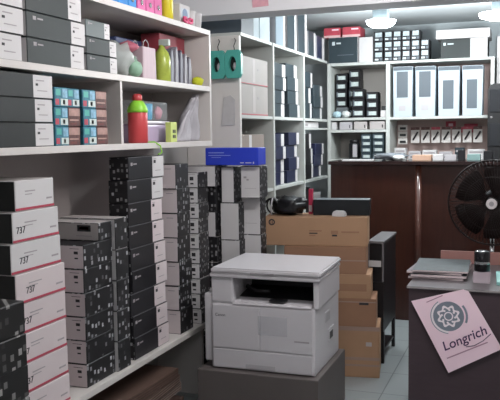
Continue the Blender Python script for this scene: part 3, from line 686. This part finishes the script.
# ================================================================ COUNTER
CY, CZ = 6.2, 1.312
ct = thing('counter', (-0.6, CY, 0), 'tall dark mahogany counter in front of the back shelving', 'counter')
def cpart(nm, mb): mb.build(nm, ct)
cpart('front_panel', MB().box(-1.565+0.6, -0.865+0.6, 0.02, 0.06, 0, CZ-0.03, WOOD, bev=0.002))
cpart('front_panel', MB().box(-0.815+0.6, 1.55+0.6, 0.02, 0.06, 0, CZ-0.03, WOOD, bev=0.002))
cpart('corner_post', MB().lathe([(0.028,0),(0.028,CZ-0.03)], WOOD2, c=(-0.84+0.6,0.03,0), seg=20))
cpart('side_panel', MB().box(-1.565+0.6, -1.535+0.6, 0.061, 0.36, 0, CZ-0.03, WOOD, bev=0.002))
mb = MB(); mb.prism([(-1.58+0.6,-0.01),(-0.95+0.6,-0.02),(-0.70+0.6,-0.035),(-0.3+0.6,-0.03),(1.56+0.6,-0.01),(1.56+0.6,0.40),(-1.58+0.6,0.40)], 'z', CZ-0.0295, CZ, mat('counter_top','2c1d1c',0.25,0.2,6,coat=0.3), bev=0.003)
cpart('counter_top', mb)
# clutter on the counter
cz = CZ+0.0005
tag(MB().box(-0.13,0.13,-0.10,0.10,0,0.008,WHITE).build('paper_sheet', None, (-1.36,6.38,cz), 0.1), 'white sheets lying at left end of counter', 'paper')
tag(lumpy('plastic_sheet', (-1.09, 6.42, cz+0.032), (0.13,0.08,0.032), mat('plastic_grey','7d8288',0.2,0.4,18), 0.5, 10, 21), 'crumpled grey plastic on the counter beside white sheets', 'plastic')
tag(lumpy('packet', (-1.01, 6.30, cz+0.024), (0.05,0.05,0.024), mat('packet_white','cfd2d0',0.3,0.3,25), 0.4, 9, 22), 'small white packet on the counter over the post', 'packet')
for k, (x, w, d, hgt, m, lab) in enumerate(((-0.83,0.15,0.13,0.045,mat('box_peach','c9a48d',0.5,0.1),'peach coloured box on the counter'),(-0.70,0.08,0.1,0.05,WHITE,'white box on counter right of peach box'),
     (-0.60,0.09,0.1,0.045,PALE2,'pale box on counter left of the black block'),(-0.515,0.055,0.06,0.085,BLACK,'small black block on the counter'),(-0.42,0.10,0.1,0.05,mat('box_sea','7f9a98',0.4,0.2),'greenish box on counter right of black block'),
     (-0.31,0.07,0.08,0.075,DARKPL,'dark box on the counter above the fan'))):
    shell_item('small_box', lab, 'box', x-w/2, x+w/2, 6.33, 6.33+d, cz, cz+hgt, m, 'small boxes on the counter', bev=0.003)
t = thing('white_cabinet', (0.02, 7.14, 0), 'tall white cabinet at the right edge behind the black cabinet', 'cabinet')
MB().box(-0.30,0.30,-0.13,0.18,0.0005,2.365,WHITE,bev=0.006).build('body', t)
dd = MB().box(-0.285,0.285,-0.146,-0.1305,0.06,2.345,WHITE,bev=0.004).build('door', t)
MB().box(0.24,0.26,-0.166,-0.1465,1.1,1.35,CHROME,bev=0.004).build('door_handle', dd)
# tall black speaker behind the counter at the right edge
t = thing('tower_speaker', (-0.117, 6.715, 0), 'tall black rounded-top cabinet behind the counter at right edge', 'speaker')
MB().prism([(-0.215,0),(0.215,0),(0.215,1.905),(0.19,1.935),(-0.185,1.935),(-0.215,1.90)], 'y', -0.09, 0.165, mat('cabinet_black','121214',0.55,0.2), bev=0.008).build('cabinet', t)
for z in (1.0, 1.42, 1.70): MB().box(-0.2,0.2,-0.098,-0.088,z,z+0.19,mat('grille_black','1b1c20',0.8,0.3,90),bev=0.006).build('grille', t)
MB().lathe([(0.01,0),(0.01,0.004)], CHROME, M=Matrix.Translation((-0.185,-0.09,1.66)) @ Matrix.Rotation(PI/2,4,'X')).build('indicator', t)

# ================================================================ COPIER
PX, PY, PZ = -1.3, 3.684, 0.3005
t = thing('copier', (PX, PY, PZ), 'white desktop copier with flat lid and open black output slot', 'copier')
A, B, D = -0.288, 0.288, 0.516                     # left, right, depth
MB().box(A, B, 0.0, D, 0.0, 0.352, PALE, bev=0.012).build('lower_body', t)
MB().box(A, A+0.125, 0.006, D, 0.3525, 0.492, PALE, bev=0.012).build('left_column', t)
MB().box(A+0.1255, B-0.0185, 0.30, D, 0.3525, 0.492, DARKPL).build('slot_back', t)
MB().prism([(B-0.010,0.006),(B+0.018,0.006),(B+0.004,D),(B-0.018,D)], 'z', 0.3525, 0.492, PALE, bev=0.003).build('right_post', t)
MB().prism([(0.095,0.3745),(0.2995,0.3745),(0.2995,0.405),(0.14,0.384)], 'x', A+0.126, B-0.0185, DARKPL, bev=0.002).build('output_tray', t)
MB().prism([(-0.006,0.353),(0.10,0.353),(0.10,0.374),(-0.002,0.362)], 'x', A+0.126, B-0.0185, PALE, bev=0.002).build('control_sill', t)
MB().box(0.035,0.125,0.012,0.06,0.3745,0.383,DARKPL,bev=0.003).build('control_panel', t)
MB().tube([(A+0.15,0.16,0.42),(A+0.22,0.12,0.405),(A+0.30,0.11,0.41)],0.012,STEEL).build('paper_stop', t)
MB().prism([(A-0.004,-0.004),(B+0.026,-0.004),(B+0.008,D+0.004),(A-0.004,D+0.004)], 'z', 0.4925, 0.516, PALE, bev=0.005).build('scanner_bed', t)
mb = MB(); mb.prism([(A+0.004,-0.008),(B+0.032,-0.008),(B+0.014,D),(A+0.004,D)], 'z', 0.5165, 0.545, PALE, bev=0.008)
mb.build('lid', t)
MB().box(-0.06,0.07,-0.0085,-0.0055,0.519,0.527,FAINT,bev=0.001).build('lid_grip', t)
dr = MB().box(A+0.012, -0.012, -0.007, 0.0, 0.115, 0.345, PALE, bev=0.003).build('front_door', t)
text_part('Canon', 'maker_mark', dr, 0.022, Matrix.Translation((A+0.056, -0.0075, 0.292)) @ FRONT, INK)
MB().box(-0.008, B-0.012, -0.006, 0.0, 0.115, 0.345, PALE, bev=0.003).build('right_cover', t)
dw = MB().box(A+0.012, B-0.012, -0.008, 0.0, 0.008, 0.108, PALE, bev=0.003).build('paper_drawer', t)
MB().box(-0.09,0.075,-0.010,-0.006,0.012,0.038,PALE2,bev=0.002).build('drawer_handle', dw)
MB().box(B-0.11,B-0.03,-0.0068,-0.0055,0.175,0.182,FAINT).build('printed_strip', t)
MB().box(B-0.0005, B+0.003, 0.20, 0.30, 0.235, 0.29, PALE2, bev=0.002).build('side_plate', t)
hd = MB().box(B-0.0005, B+0.004, 0.27, 0.37, 0.11, 0.185, PALE, bev=0.002).build('side_handle', t)
MB().box(B+0.002, B+0.0052, 0.285, 0.355, 0.125, 0.165, DARKPL, bev=0.001).build('handle_recess', hd)
MB().box(A-0.044, A-0.0005, 0.012, D-0.05, 0.03, 0.40, PALE, bev=0.012).build('side_tray', t)
# tape strips of plastic film over the front
CL2 = mat('film_clear', 'd8d8de', 0.1, 0.05, alpha=0.15)
mb = MB(); mb.box(-0.02, 0.14, -0.0085, -0.0072, 0.20, 0.30, CL2); mb.build('protective_film', t)
carton('grey_carton', -1.652, -0.985, 3.632, 4.235, 0.0005, 0.2995, mat('carton_ashgrey','5d5654',0.55,0.1), mat('carton_ashgrey','77716f'), label='large grey carton on the floor under the white copier')

# ================================================================ KRAFT CARTONS
kd = [('-y',0.03,0.055,0.82,0.90,INK)]
def kraft(x0, x1, z0, z1, y0, y1, lab, dec=(), m=KRAFT):
    return carton('kraft_carton', x0, x1, y0, y1, z0, z1, m, m, label=lab, decals=dec, rz=0.15, group='brown kraft cartons behind the copier')
o = kraft(-1.6120, -0.9580, 0.835, 1.02, 4.627, 4.887, 'long brown carton with round dark logo, topmost behind copier',
          dec=[('-y',0.44,0.56,0.50,0.55,KRAFT2),('-y',0.44,0.52,0.42,0.46,INK),('-y',0.44,0.50,0.34,0.38,KRAFT2),('-y',0.65,0.72,0.42,0.54,KRAFT2),('-y',0.66,0.71,0.34,0.40,INK),('-y',0.75,0.92,0.46,0.52,KRAFT2)])
mb = MB(); R0 = Matrix.Translation((-0.28,-0.1305,0.150)) @ Matrix.Rotation(PI/2,4,'X')
for k in range(20):
    a0, a1 = 2*PI*k/20, 2*PI*(k+1)/20
    mb.bm.faces.new([mb.bm.verts.new(R0 @ Vector((r*math.cos(a), r*math.sin(a), 0.0005))) for r, a in ((0.013,a0),(0.021,a0),(0.021,a1),(0.013,a1))]).material_index = mb.mi(INK)
mb.box(-0.287,-0.283,-0.1315,-0.1305,0.138,0.165,INK); mb.box(-0.277,-0.273,-0.1315,-0.1305,0.135,0.162,INK)
mb.build('printed_logo', o)
kraft(-1.4820, -0.9640, 0.662, 0.8345, 4.617, 4.877, 'brown carton second from the top behind copier', m=KRAFT2, dec=[('-y',0.0,1.0,0.48,0.52,TAPE)])
kraft(-1.4840, -0.9340, 0.508, 0.6615, 4.620, 4.880, 'brown carton third from the top behind copier', dec=[('-y',0.62,0.95,0.3,0.6,KRAFT2)])
kraft(-1.4855, -0.9025, 0.328, 0.5075, 4.622, 4.882, 'brown carton fourth from the top behind copier', m=KRAFT2, dec=[('-y',0.0,1.0,0.86,0.90,TAPE),('-y',0.82,0.92,0.78,0.86,INK)])
kraft(-1.4890, -0.8810, 0.0005, 0.3275, 4.624, 4.884, 'large taped brown carton on the floor, bottom of the kraft stack', dec=[('-y',0.0,1.0,0.92,1.0,TAPE),('-y',0.0,1.0,0.34,0.40,TAPE),('-y',0.0,1.0,0.22,0.26,TAPE),('-y',0.86,0.92,0.62,0.70,GREYC)])
# on top of it
t = thing('cable_bag', (-1.485, 4.735, 1.0205), 'black crumpled bag of cables on the top brown carton', 'bag')
BB = mat('bag_black','1b1a1d',0.3,0.3,20)
lumpy('bag_body', (0.02,0,0.062), (0.115,0.10,0.062), BB, 0.45, 11, 31, t)
for k in range(4):
    pts = [(-0.09+0.02*k+0.05*math.cos(a*0.9+k), -0.07+0.012*k, 0.06+0.05*math.sin(a+k*0.7)) for a in [q*0.5 for q in range(10)]]
    MB().tube(pts, 0.006, STEEL).build('cable', t)
MB().tube([(-0.075,-0.1,0.005),(-0.078,-0.10,0.06),(-0.07,-0.09,0.115)],0.005,PALE2).build('pale_strap', t)
carton('red_packet', -1.355, -1.33, 4.79, 4.82, 1.0205, 1.185, mat('packet_crimson','b5304f',0.45,0.1), mat('packet_crimson','b5304f'), label='crimson slim packet standing behind the black cable bag', cat='packet', decals=[('-y',0.1,0.9,0.1,0.35,GREYC)])
carton('black_case', -1.315, -0.955, 4.745, 4.88, 1.0205, 1.122, mat('case_black','17191d',0.4,0.1), mat('case_black','17191d'), top=mat('case_edge','6d7479',0.4), rz=0.12, label='flat black case lying on the top brown carton')
mb = MB(); mb.prism([(-0.04,0),(0.045,0),(0.042,0.022),(0.03,0.034),(-0.025,0.036),(-0.036,0.024)],'y',-0.03,0.03,WHITE,bev=0.003)
tag(mb.build('white_adapter', None, (-1.13,4.70,1.0205)), 'small white adapter on brown carton in front of black case', 'adapter')

# ================================================================ BLACK TROLLEY STAND
t = thing('equipment_stand', (-0.962, 4.965, 0), 'black narrow stand with grey top beside the brown cartons', 'stand')
MB().box(-0.038,0.072,-0.005,0.50,0.815,0.832,GREYTOP,bev=0.004).build('top_plate', t)
MB().box(-0.035,0.068,0.02,0.49,0.22,0.8145,STEEL,bev=0.003).build('cabinet', t)
MB().box(-0.035,-0.025,-0.002,0.0195,0.56,0.8145,STEEL2).build('frame_side', t)
MB().box(0.058,0.068,-0.002,0.0195,0.56,0.8145,STEEL2).build('frame_side', t)
MB().box(-0.0245,0.0575,0.004,0.0195,0.62,0.808,DARKPL).build('dark_screen', t)
MB().box(-0.03,0.052,-0.004,0.0035,0.66,0.70,WHITE).build('white_label', t)
MB().box(-0.035,0.068,0.0,0.0195,0.22,0.555,STEEL).build('front_panel', t)
for (x, y) in ((-0.03,0.02),(0.05,0.02),(-0.03,0.45),(0.05,0.45)):
    MB().box(x-0.005,x+0.018,y,y+0.03,0.0005,0.2195,STEEL,bev=0.002).build('leg', t)
MB().box(-0.03,0.062,0.06,0.44,0.07,0.085,STEEL).build('low_rail', t)

# ================================================================ DESK AND ITS THINGS
DX, DY, DZ = -0.582, 3.89, 0.76
t = thing('desk', (DX, DY, 0), 'dark brown desk at lower right carrying the pink card', 'desk')
MB().box(0, 1.7, 0, 0.78, DZ-0.012, DZ, DESKT, faces={'-y': mat('desk_edge','8f8887',0.4)}, bev=0.002).build('desk_top', t)
MB().box(0.01, 1.69, 0.012, 0.032, 0.0, DZ-0.0125, DESK).build('front_panel', t)
MB().box(0.01, 0.032, 0.0325, 0.76, 0.0, DZ-0.0125, DESK).build('side_panel', t)
MB().box(1.66, 1.685, 0.0325, 0.76, 0.0, DZ-0.0125, DESK).build('side_panel', t)
MB().box(0.09, 1.7, 0.755, 0.775, DZ+0.0005, DZ+0.075, BOARD, bev=0.002).build('back_board', t)
# pink card taped to the front (its corners lie in the plane of the desk front)
q = [(-0.557,0.684),(-0.282,0.752),(-0.111,0.472),(-0.368,0.325)]
cq = thing('pink_card', (-0.33, DY-0.0015, 0.54), 'tilted pink card with grey round emblem hung on the desk front', 'card')
def loc(p): return (p[0]+0.33, p[1]-0.54)
MB().prism([loc(p) for p in ((-0.557,0.684),(-0.300,0.7595),(-0.275,0.752),(-0.111,0.472),(-0.368,0.325))], 'y', -0.004, -0.001, PINKCARD).build('card_sheet', cq)
ang = math.radians(27)
E0 = Matrix.Translation((-0.370+0.33, -0.0046, 0.618-0.54)) @ Matrix.Rotation(-ang, 4, 'Y') @ FRONT
mb = MB()
def disc(mb, r, z, m, n=40, c=(0,0), fr=None):
    vs = []
    for k in range(n):
        a = 2*PI*k/n; rr = fr(a) if fr else r
        vs.append(mb.bm.verts.new(E0 @ Vector((c[0]+rr*math.cos(a), c[1]+rr*math.sin(a), z))))
    f = mb.bm.faces.new(vs); f.material_index = mb.mi(m)
def ring(mb, r0, r1, z, m, a0, a1, n=36, c=(0,0)):
    for k in range(n):
        b0, b1 = a0+(a1-a0)*k/n, a0+(a1-a0)*(k+1)/n
        f = mb.bm.faces.new([mb.bm.verts.new(E0 @ Vector((c[0]+r*math.cos(a), c[1]+r*math.sin(a), z))) for r, a in ((r0,b0),(r1,b0),(r1,b1),(r0,b1))]); f.material_index = mb.mi(m)
disc(mb, 0.076, 0.0002, CARDGREY)
ring(mb, 0.076, 0.086, 0.0002, mat('card_white2','f2e6ea',0.5), PI*0.55, PI*1.35)
ring(mb, 0.086, 0.090, 0.0002, CARDGREY, PI*0.55, PI*1.35)
ring(mb, 0.084, 0.095, 0.0002, CARDGREY, -PI*0.25, PI*0.08, 14)
WH2 = mat('card_white2', 'f2e6ea')
disc(mb, 0, 0.0004, WH2, 96, fr=lambda a: 0.052+0.007*math.cos(8*a))
disc(mb, 0, 0.0006, CARDGREY, 96, fr=lambda a: 0.040+0.006*math.cos(8*a))
ring(mb, 0.017, 0.023, 0.0008, WH2, 0, 2*PI)
for k in range(8):
    a = PI*k/4+0.2
    disc(mb, 0.0055, 0.0008, WH2, 12, c=(0.033*math.cos(a), 0.033*math.sin(a)))
mb.build('emblem', cq)
text_part('Longrich', 'printed_name', cq, 0.066, Matrix.Translation((-0.293+0.33, -0.0046, 0.508-0.54)) @ Matrix.Rotation(-ang,4,'Y') @ FRONT, PURPLE, shear=0.18, sx=1.02, bold=0.0006)
PKL = mat('print_dull_pink', 'b58a9c', 0.5)
def strip(name, cx, cz, L, hgt, m):
    M = Matrix.Translation((cx+0.33, -0.0046, cz-0.54)) @ Matrix.Rotation(-ang,4,'Y')
    MB().box(-L/2,L/2,-0.0006,0.0002,-hgt/2,hgt/2,m,M=M).build(name, cq)
strip('small_print', -0.278, 0.450, 0.22, 0.006, PKL); strip('small_print', -0.440, 0.703, 0.09, 0.005, PKL)
TX = Matrix.Translation((-0.293+0.33, -0.0046, 0.508-0.54)) @ Matrix.Rotation(-ang,4,'Y')
mb = MB(); mb.tube([TX @ Vector(p) for p in ((-0.01,0,-0.040),(0.03,0,-0.050),(0.08,0,-0.044),(0.13,0,-0.026))], 0.0018, PURPLE); mb.build('swash', cq)
# magazines
mags = [('4a4d50', 0.012), ('3c4043', 0.014), ('6f6267', 0.012), ('4a5153', 0.010)]
zz = DZ+0.0005
for k, (c, hgt) in enumerate(mags):
    mm = mat('magazine_cover_%d' % k, c, 0.5, 0.5, 16)
    mb = MB().box(-0.145,0.145,-0.20,0.20,0,hgt,mat('magazine_pages','cbb9bb',0.6),faces={'+z':mm,'-z':mm},bev=0.001)
    tag(mb.build('magazine', None, (-0.455+[0,.006,-.004,.01][k], 4.30+[0,-.01,.006,-.004][k], zz), [-.03,.02,-.06,.04][k]), 'magazine in the pile on the desk, %s of four' % ['bottom', 'second from the bottom', 'third from the bottom', 'top'][k], 'magazine', 'magazines on the desk')
    zz += hgt+0.0006
t = thing('glass_bottle', (-0.222, 4.085, DZ+0.0005), 'small clear bottle with tall black cap on the desk', 'bottle')
MB().box(-0.044,0.044,-0.036,0.036,0,0.062,mat('bottle_glass','d9c8d0',0.08,0.05,alpha=0.5),bev=0.010).build('glass_body', t)
MB().lathe([(0.038,0.0625),(0.040,0.066),(0.040,0.163),(0.037,0.165)], mat('cap_black','131114',0.18,0.1), seg=28).build('cap', t)
MB().lathe([(0.036,0.1655),(0.035,0.168),(0.012,0.169)], CHROME, seg=28).build('cap_top', t)
mb = MB(); mb.lathe([(0.0402,0.10),(0.0406,0.101),(0.0406,0.112),(0.0402,0.113)], CHROME, seg=28); mb.build('cap_ring', t)
tag(MB().box(-0.16,0.16,-0.16,0.16,0,0.018,TURQ,bev=0.003).build('turquoise_pad', None, (0.005, 4.20, DZ+0.0005), 0.05), 'turquoise pad on the desk right of the clear bottle', 'pad')

# ================================================================ FAN
FX, FYY, FZ = -0.212, 4.86, 1.105
t = thing('pedestal_fan', (FX, FYY+0.12, 0), 'black pedestal fan with round white badge behind the desk', 'fan')
MB().lathe([(0.20,0.0005),(0.20,0.012),(0.17,0.028),(0.04,0.05),(0.03,0.08)], STEEL, seg=32).build('base', t)
MB().lathe([(0.014,0.08),(0.014,FZ-0.10)], CHROME, seg=16).build('pole', t)
MB().lathe([(0.024,0.60),(0.026,0.605),(0.026,0.68),(0.024,0.685)], STEEL, seg=16).build('collar', t)
MB().lathe([(0.05,0),(0.07,0.02),(0.07,0.10),(0.045,0.14)], STEEL, seg=24, M=Matrix.Translation((0,0.12,FZ)) @ Matrix.Rotation(PI/2,4,'X')).build('motor', t)
MB().box(-0.02,0.02,0.0,0.06,FZ-0.12,FZ-0.04,STEEL,bev=0.005).build('neck', t)
BLD = mat('fan_blade_dark', '1d1413', 0.65, 0.1, spec=0.2)
FANW = mat('fan_wire_dark', '1f1615', 0.55, 0.1, spec=0.25)
RF = 0.262
cg = MB()
def ringpts(r, y, n=40): return [(r*math.cos(2*PI*k/n), y, FZ + r*math.sin(2*PI*k/n)) for k in range(n+1)]
cg.tube(ringpts(RF, -0.08), 0.006, FANW, 6); cg.tube(ringpts(RF*0.62, -0.135), 0.0025, FANW, 5)
for k in range(72):
    a = 2*PI*k/72
    cg.tube([(0.04*math.cos(a), -0.15, FZ+0.04*math.sin(a)), (RF*0.55*math.cos(a+0.12), -0.142, FZ+RF*0.55*math.sin(a+0.12)), (RF*0.88*math.cos(a+0.22), -0.12, FZ+RF*0.88*math.sin(a+0.22)), (RF*math.cos(a+0.25), -0.08, FZ+RF*math.sin(a+0.25))], 0.0021, FANW, 4)
cg.build('front_grille', t)
cg = MB()
for k in range(56):
    a = 2*PI*k/56
    cg.tube([(0.05*math.cos(a), 0.012, FZ+0.05*math.sin(a)), (RF*0.8*math.cos(a), -0.01, FZ+RF*0.8*math.sin(a)), (RF*math.cos(a), -0.075, FZ+RF*math.sin(a))], 0.0018, FANW, 4)
cg.build('rear_grille', t)
for k in range(5):
    a0 = 2*PI*k/5; cg = MB(); n = 8; rows_ = []
    for i in range(n+1):
        r = 0.035 + (RF*0.86-0.035)*i/n; half = 0.26 + 0.34*math.sin(PI*min(1, i/n*0.75))
        rr = []
        for s_ in (-1, -0.33, 0.33, 1):
            a = a0 + half*s_; rr.append(cg.bm.verts.new((r*math.cos(a), -0.07+0.022*s_, FZ+r*math.sin(a))))
        rows_.append(rr)
    for i in range(n):
        for j in range(3):
            f = cg.bm.faces.new((rows_[i][j],rows_[i][j+1],rows_[i+1][j+1],rows_[i+1][j])); f.material_index = cg.mi(BLD); f.smooth = True
    bl_ = cg.build('blade', t); so = bl_.modifiers.new('t','SOLIDIFY'); so.thickness = 0.003
MB().lathe([(0.034,0),(0.034,0.09),(0.02,0.1)], FANW, seg=24, M=Matrix.Translation((0,-0.03,FZ)) @ Matrix.Rotation(PI/2,4,'X')).build('hub', t)
bdg = MB().lathe([(0.030,0),(0.033,0.002),(0.033,0.008),(0.028,0.010)], mat('badge_white','d8cfcf',0.4,0.05), seg=28, M=Matrix.Translation((0,-0.148,FZ)) @ Matrix.Rotation(PI/2,4,'X')).build('badge', t)
MB().lathe([(0.015,0),(0.015,0.0012)], mat('badge_grey','a09a9c',0.4,0.2,80), seg=20, M=Matrix.Translation((0,-0.1582,FZ)) @ Matrix.Rotation(PI/2,4,'X')).build('badge_centre', bdg)

# ================================================================ BEAM NOTE, LAMPS
tag(MB().prism([(-0.05,0),(0.05,0.004),(0.045,0.075),(0.01,0.085),(-0.055,0.07)],'y',-0.004,0,mat('tag_pink','d9a3ad',0.5,0.2,40),bev=0.001).build('pink_note', None, (-1.50,4.2985,2.292)), 'pink crumpled note stuck on the ceiling beam', 'note')
tag(MB().box(-0.028,0.028,-0.012,0,0,0.03,mat('dark_clip','4a4743',0.5),bev=0.003).build('wall_clip', None, (-1.72,4.2985,2.352)), 'small dark clip on the ceiling beam at upper left', 'clip')
GLOW = emis('lamp_glow', 'e6f4ff', 9.0)
def lamp(x, y, lab, w=0.115):
    t = thing('ceiling_lamp', (x, y, ZC), lab, 'lamp', 'ceiling lamps behind the beam')
    MB().box(-0.055,0.055,-0.055,0.055,-0.148,-0.0005,mat('lamp_housing','8f9a9d',0.5),bev=0.006).build('housing', t)
    MB().lathe([(0.03,-0.205),(0.075,-0.198),(w-0.01,-0.178),(w,-0.150),(w-0.02,-0.1485)], GLOW, seg=28).build('diffuser', t)
lamp(-1.085, 5.9, 'round glowing ceiling lamp above the dark ink boxes, left of two')
lamp(-0.22, 5.9, 'round glowing ceiling lamp above the white flat carton, right of two', 0.15)

def fill_light(x, y, power):  # row of point lights added under the ceiling as front fill
    for k in range(4):
        l = bpy.data.lights.new('fill_light', 'POINT'); l.energy = power/4; l.color = (1.0, 0.965, 0.965); l.shadow_soft_size = 0.06
        o = bpy.data.objects.new('fill_light', l); COL.objects.link(o); o.location = (x-0.45+0.3*k, y, ZC-0.155)
for k, x in enumerate((-1.085, -0.22)):
    l = bpy.data.lights.new('lamp_light', 'POINT'); l.energy = 43 if k == 0 else 47; l.color = (0.93, 0.98, 1.0); l.shadow_soft_size = 0.1
    o = bpy.data.objects.new('lamp_light', l); COL.objects.link(o); o.location = (x, 5.9, ZC-0.32)
# front part of the shop: unseen ceiling tubes added as fill, plus street daylight
t = thing('fill_tube', (0.1, 0.6, ZC), 'unseen white fill tube added on the ceiling over the shop entrance', 'lamp')
MB().box(-0.6,0.6,-0.03,0.03,-0.05,-0.0005,PALE,bev=0.004).build('housing', t)
mb = MB(); mb.tube([(-0.58,0,-0.075),(0.58,0,-0.075)],0.014,GLOW); mb.build('tube', t)
fill_light(0.1, 0.6, 26)
t = thing('fill_tube', (-0.35, 3.0, ZC), 'unseen white fill tube added on the ceiling just before the beam', 'lamp')  # second added fixture, out of view, brightens the beam and cream panel
MB().box(-0.6,0.6,-0.03,0.03,-0.05,-0.0005,PALE,bev=0.004).build('housing', t)
mb = MB(); mb.tube([(-0.58,0,-0.075),(0.58,0,-0.075)],0.014,GLOW); mb.build('tube', t)
fill_light(-0.35, 3.0, 66)

w = bpy.data.worlds.new('World'); sc.world = w; w.use_nodes = True
nt = w.node_tree; bg = nt.nodes['Background']
sky = nt.nodes.new('ShaderNodeTexSky'); sky.sky_type = 'HOSEK_WILKIE'; sky.turbidity = 6; sky.sun_direction = (0.3, 0.6, 0.75)
hs = nt.nodes.new('ShaderNodeHueSaturation'); hs.inputs['Saturation'].default_value = 0.15
nt.links.new(sky.outputs[0], hs.inputs['Color']); nt.links.new(hs.outputs[0], bg.inputs['Color']); bg.inputs['Strength'].default_value = 1.6

# ================================================================ CAMERA
YAW, PIT, ROLL, FPX = math.radians(20.216), math.radians(4.977), math.radians(0.779), 760.0
s_, c_ = math.sin, math.cos
Fv = Vector((-s_(YAW)*c_(PIT), c_(YAW)*c_(PIT), -s_(PIT))); Rv = Vector((c_(YAW), s_(YAW), 0)); Uv = Rv.cross(Fv)
R2 = Rv*c_(ROLL) - Uv*s_(ROLL); U2 = Rv*s_(ROLL) + Uv*c_(ROLL)
cam = bpy.data.cameras.new('Camera'); co = bpy.data.objects.new('Camera', cam); COL.objects.link(co)
cam.sensor_width = 36; cam.lens = 36*FPX/500; cam.clip_start = 0.05
M = Matrix((R2, U2, -Fv)).transposed().to_4x4(); M.translation = (0, 0, 1.55)
co.matrix_world = M
sc.camera = co
sc.view_settings.view_transform = 'Standard'; sc.view_settings.look = 'None'; sc.view_settings.gamma = 1
sc.view_settings.exposure = 0.0; sc.view_settings.use_curve_mapping = False
sc.cycles.max_bounces = 8
